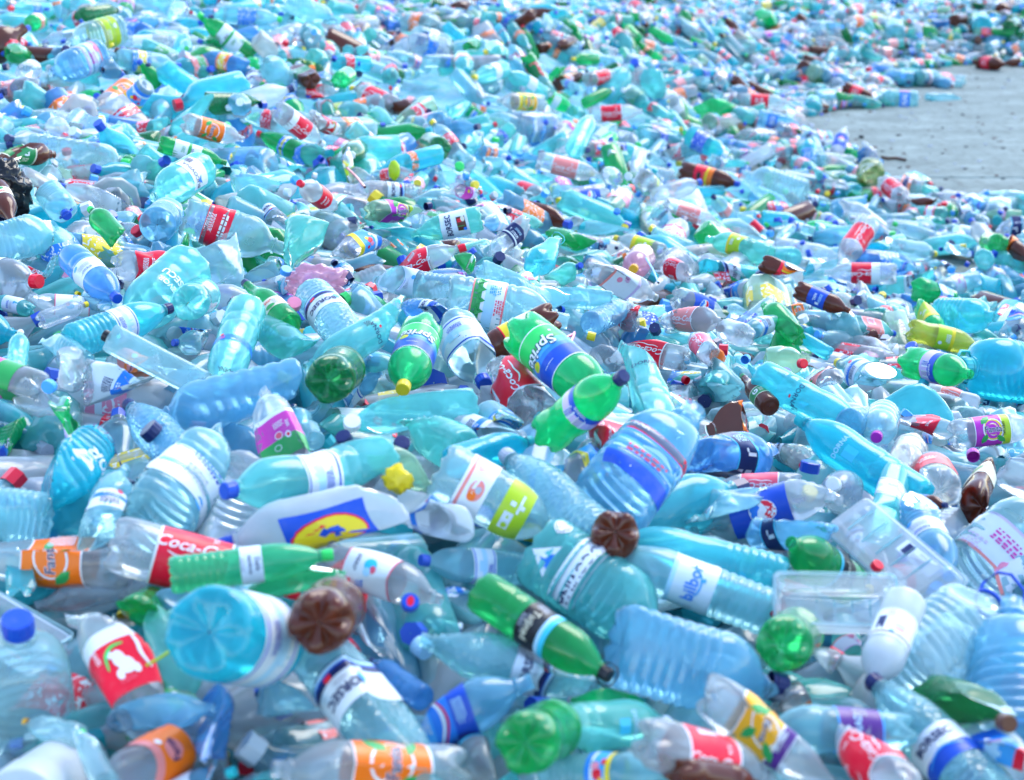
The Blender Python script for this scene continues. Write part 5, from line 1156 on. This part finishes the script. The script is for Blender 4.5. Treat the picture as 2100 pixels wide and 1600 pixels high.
class Mass:
    def __init__(s): s.V, s.Fc, s.M, s.C, s.U, s.S, s.n = [], [], [], [], [], [], 0
    def add(s, V, fc, mat, col, uv=None, smooth=True):
        s.S.append(np.full(len(fc), smooth))
        s.V.append(V); s.Fc.append(fc + s.n); s.M.append(np.full(len(fc), mat, np.int32)); s.n += len(V)
        s.C.append(np.broadcast_to(np.array(col, np.float32), (len(V), 4)))
        s.U.append(np.zeros((len(V), 2), np.float32) if uv is None else uv.astype(np.float32))
    def build(s, name, mats):
        V = np.concatenate(s.V).astype(np.float32); Fc = np.concatenate(s.Fc).astype(np.int32)
        me = bpy.data.meshes.new(name)
        me.vertices.add(len(V)); me.vertices.foreach_set('co', V.ravel())
        me.loops.add(Fc.size); me.loops.foreach_set('vertex_index', Fc.ravel())
        me.polygons.add(len(Fc)); me.polygons.foreach_set('loop_start', np.arange(0, Fc.size, 4, dtype=np.int32))
        me.polygons.foreach_set('material_index', np.concatenate(s.M)); me.polygons.foreach_set('use_smooth', np.concatenate(s.S))
        for m in mats: me.materials.append(m)
        me.update(calc_edges=True)
        ca = me.attributes.new('tint', 'FLOAT_COLOR', 'POINT'); ca.data.foreach_set('color', np.concatenate(s.C).ravel())
        ul = me.uv_layers.new(name='wrap'); ul.data.foreach_set('uv', np.concatenate(s.U)[Fc.ravel()].ravel())
        o = bpy.data.objects.new(name, me); COL.objects.link(o); return o
mass = Mass(); hrs = np.random.default_rng(11); n_heap = 0
def heap_bottle(M, ax, D, kind, lod, hrs, Zd):
    L = LEN[kind] * D; P1 = M - ax * L / 2
    sh = Shape(kind, D, hrs, dents=int(hrs.choice([0, 1, 2, 3])) if lod < 2 else int(hrs.choice([0, 0, 0, 1])), deep=.8 if lod < 2 else .5, flat=hrs.uniform(0, .12))
    x, y, z = frame(P1, P1 + ax * L, hrs.uniform(-1, 1))
    Rm = np.stack([x, y, z])
    tint = pick(hrs, HT if Zd > 5 else {'clear': 5, 'ice': 5, 'aqua': 4, 'cyan': 2, 'neutral': 4, 'milky': 3, 'sky': 2}); c, mk_ = TINT[tint]
    ns = (8 if Zd > 7 else 10) if lod == 2 else 16
    V, fc = wall_verts(sh, kind, lod, ns)
    mass.add(V @ Rm + P1, fc, 0, (*c, mk_))
    cp = pick(hrs, HCAP)
    if cp:
        zc, r, h = sh.k['cap']; ph = np.linspace(0, 2 * math.pi, 7, endpoint=False)
        P = np.concatenate([np.stack([q * np.cos(ph), q * np.sin(ph), np.full(7, zz)], -1) for zz, q in ((zc, r), (zc + h, r), (zc + h, .01))])
        mass.add((P * D) @ Rm + P1, grid_faces(3, 7), 1, (*COLOR[cp], 0.0), None, False)
    lb = pick(hrs, HL) if Zd > 5 or hrs.random() < .2 else ''
    if lb and tint not in ('brown', 'green', 'dgreen') or (lb and hrs.random() < .5):
        z0, z1 = sh.k['lab']; a = hrs.uniform(0, .35); b = hrs.uniform(.7, 1)
        z0, z1 = z0 + (z1 - z0) * a, z0 + (z1 - z0) * b
        nb = 8 if lod == 2 else 14; ph = np.linspace(0, 2 * math.pi, nb + 1)
        cut = sorted(hrs.uniform(.15, .9, 2)); other = pick(hrs, {'white': 4, 'offwhite': 3, 'mid': 2, 'yellow': 1, 'navy': 1, 'leaf': .6})
        arc = lb in ('white', 'offwhite') and hrs.random() < .4
        for k, (f0, f1, cc) in enumerate(((0, cut[0], lb), (cut[0], cut[1], lb if hrs.random() < .6 else other), (cut[1], 1, lb))):
            Z, PH = np.meshgrid([z0 + (z1 - z0) * f0, z0 + (z1 - z0) * f1], ph * (.4 if arc else 1), indexing='ij')
            Vl = sh.at(Z, PH, .012).reshape(-1, 3)
            u0 = hrs.uniform(0, 50)
            mass.add(Vl @ Rm + P1, grid_faces(2, nb + 1, False), 1, (*(COLOR[cc] if cc != 'white' else COLOR['offwhite']), 0 if 'white' in cc else 1), np.stack([PH.ravel() * 1.2 + u0, Z.ravel() * 2 + u0], -1))
for _ in range(200000):
    if n_heap >= 11200 or _ > 26000: break
    near, side, back = _ < 2600, 2600 <= _ < 4600, 4600 <= _ < 8400       # gaps among the single bottles; beyond both edges of the picture; the far mound
    yy = math.sqrt(hrs.uniform(4.0 ** 2, 23.5 ** 2)); xx = hrs.uniform(-1, 1) * (.31 * yy + .25)
    if near: yy = math.sqrt(hrs.uniform(1.6 ** 2, 6.8 ** 2)); xx = hrs.uniform(-1, 1) * (.3 * yy + .25)
    if side: yy = hrs.uniform(1.8, 8.5); xx = (.27 * yy + hrs.uniform(.1, 1.6)) * hrs.choice([-1, 1])
    if back: yy = hrs.uniform(14.5, 25); xx = hrs.uniform(-.08, .33) * yy
    h = float(height(xx, yy))
    if h < .05: continue
    u, v, Z = project((xx, yy, h))
    if not (-70 < v < 2600 and (side or -250 < u < 2350)): continue
    kind = pick(hrs, HK); D = hrs.uniform(*DR[kind]) * (.72 if hrs.random() < .1 else 1.1)
    i, j = int((v + 150) / 10), int((u + 200) / 10)
    cov = 0 <= i < GH and 0 <= j < GW and cover[i, j]
    if v > 1600 or cov:
        if hrs.random() < .2: continue
        dz = -.06 - D * .25 - (0, .05, .1)[_ % 3]
    elif Z < 7: dz = -.03 - D * .2 - hrs.uniform(0, .04)
    else: dz = hrs.choice([.02, -.02, -.06])
    if h < .16: dz = D * .5 - h + hrs.uniform(0, 1) * max(h - D * .8, 0)
    az = hrs.uniform(0, 6.283); t = hrs.normal(0, .05 if h < .16 else .3)
    dr = np.array([math.cos(az), math.sin(az)])
    sl_ = (float(height(xx + dr[0] * .1, yy + dr[1] * .1)) - float(height(xx - dr[0] * .1, yy - dr[1] * .1))) / .2
    t += math.atan(sl_) * .8
    heap_bottle(np.array([xx, yy, h + dz]), np.array([dr[0] * math.cos(t), dr[1] * math.cos(t), math.sin(t)]), D, kind, 1 if (Z < 5.6 and near and not cov) else 2, hrs, Z)
    n_heap += 1
for _ in range(450):
    yy = math.sqrt(hrs.uniform(2 ** 2, 12 ** 2)); xx = hrs.uniform(-1, 1) * (.3 * yy + .1); h = float(height(xx, yy))
    if h < .06: continue
    r = hrs.uniform(.013, .02); ph = np.linspace(0, 2 * math.pi, 10, endpoint=False)
    P = np.concatenate([np.stack([q * np.cos(ph), q * np.sin(ph), np.full(10, zz)], -1) for zz, q in ((0, r), (r, r), (r * 1.1, r * .8), (r * 1.1, .0005))])
    z = hrs.normal(0, .7, 3) + (0, -.3, .8); z /= np.linalg.norm(z); x = np.cross(z, (1, .2, .1)); x /= np.linalg.norm(x)
    mass.add(P @ np.stack([x, np.cross(z, x), z]) + (xx, yy, h + hrs.uniform(-.05, .03)), grid_faces(4, 10), 1, (*COLOR[pick(hrs, {k: v for k, v in HCAP.items() if k})], 0.0), None, False)
hp = mass.build('bottle_heap', hp_mats)
hp['kind'] = 'stuff'; hp['label'] = 'dense heap of discarded plastic bottles filling the yard'; hp['category'] = 'heap'
print('heap', n_heap)

# ------------------------------------------------------------------ packed plastic under the top layers, and the ground
xs = np.linspace(-1, 1, 110); ys = np.geomspace(1.0, 45, 160)
G = np.array([[(a * (.42 * y + .8), y) for a in xs] for y in ys])
H = height(G[..., 0], G[..., 1])
gr = np.random.default_rng(2)
Zc = H - .24 - .05 * gr.random(H.shape)
Zc = np.where(H < .2, np.minimum(Zc, -.02 - .3 * (.2 - H)), Zc)
m, N, L = nodes('packed_plastic')
out = N.new('ShaderNodeOutputMaterial'); p = N.new('ShaderNodeBsdfPrincipled'); tc = N.new('ShaderNodeTexCoord')
vo = N.new('ShaderNodeTexVoronoi'); vo.inputs['Scale'].default_value = 24
L.new(tc.outputs['Object'], vo.inputs['Vector'])
cr = N.new('ShaderNodeValToRGB'); e = cr.color_ramp.elements
e[0].color = (.18, .44, .60, 1); e[1].color = (.50, .72, .84, 1)
for ps, c in ((.35, (.12, .55, .62)), (.6, (.36, .60, .78)), (.8, (.10, .46, .40))): q = e.new(ps); q.color = (*c, 1)
L.new(vo.outputs['Color'], cr.inputs['Fac']); L.new(cr.outputs[0], p.inputs['Base Color']); p.inputs['Roughness'].default_value = .45
L.new(p.outputs[0], out.inputs['Surface'])
bed = mk('packed_bottle_bed', np.concatenate([G, Zc[..., None]], -1).reshape(-1, 3), grid_faces(160, 110, False), [m], smooth=True)
bed['kind'] = 'stuff'; bed['label'] = 'packed plastic deep inside the bottle heap'
m, N, L = nodes('worn_concrete')
out = N.new('ShaderNodeOutputMaterial'); p = N.new('ShaderNodeBsdfPrincipled'); tc = N.new('ShaderNodeTexCoord')
mp = N.new('ShaderNodeMapping'); mp.inputs['Scale'].default_value = (1, 1.3, 1)
L.new(tc.outputs['Object'], mp.inputs['Vector'])
n1 = N.new('ShaderNodeTexNoise'); n1.inputs['Scale'].default_value = 1.9; n1.inputs['Detail'].default_value = 8; n1.inputs['Roughness'].default_value = .65
n2 = N.new('ShaderNodeTexNoise'); n2.inputs['Scale'].default_value = 13; n2.inputs['Detail'].default_value = 6
L.new(mp.outputs[0], n1.inputs['Vector']); L.new(mp.outputs[0], n2.inputs['Vector'])
cr = N.new('ShaderNodeValToRGB'); e = cr.color_ramp.elements
e[0].position = .3; e[0].color = (.085, .12, .11, 1); e[1].position = .72; e[1].color = (.23, .29, .27, 1)
L.new(n1.outputs['Fac'], cr.inputs['Fac'])
c2 = N.new('ShaderNodeMapRange'); c2.inputs['From Min'].default_value = .53; c2.inputs['From Max'].default_value = .68; c2.inputs['To Max'].default_value = .75
L.new(n2.outputs['Fac'], c2.inputs['Value'])
mx = N.new('ShaderNodeMix'); mx.data_type = 'RGBA'; mx.inputs['B'].default_value = (.03, .04, .036, 1)
L.new(c2.outputs[0], mx.inputs['Factor']); L.new(cr.outputs[0], mx.inputs['A']); L.new(mx.outputs['Result'], p.inputs['Base Color'])
p.inputs['Roughness'].default_value = .8
bp = N.new('ShaderNodeBump'); bp.inputs['Strength'].default_value = .9; bp.inputs['Distance'].default_value = .015
L.new(n2.outputs['Fac'], bp.inputs['Height']); L.new(bp.outputs[0], p.inputs['Normal']); L.new(p.outputs[0], out.inputs['Surface'])
gx = np.concatenate([[-300], np.linspace(-12, 14, 60), [300]]); gy = [-60, 5, 12.75, 12.765, 12.785, 12.80, 24, 60, 400]
V = []
for y in gy:
    for x in gx:
        j = .03 * math.sin(x * 3.1) + .015 * math.sin(x * 9.7) if 12 < y < 16 else 0
        V.append((x, y + j, -.02 if y in (12.765, 12.785) else 0))
g = mk('ground', V, grid_faces(len(gy), len(gx), False), [m], smooth=False)
g['kind'] = 'structure'; g['label'] = 'bare worn concrete ground with a thin joint'
V, FF = [], []
for k in range(420):                                          # grit and crumbs swept over the concrete
    yy = gr.uniform(11, 20); xx = gr.uniform(.12, .34) * yy; r = gr.uniform(.004, .016)
    a = gr.uniform(0, 6.28, 1)[0]; b = len(V)
    for hz in (0.0005, r * .6):
        q = r if hz < .001 else r * .7
        V += [(xx + q * 1.6 * math.cos(a + t), yy + q * math.sin(a + t), hz) for t in (0, 1.4, 3.0, 4.6)]
    FF += [[b + 4, b + 5, b + 6, b + 7]] + [[b + t, b + (t + 1) % 4, b + 4 + (t + 1) % 4, b + 4 + t] for t in range(4)]
gt = mk('grit', V, FF, [paint('black', .7), paint('brown', .7), paint('grey', .7)], None, np.repeat(gr.integers(0, 3, 420), 5), smooth=False)
gt['kind'] = 'stuff'; gt['label'] = 'dark grit scattered over the bare concrete'
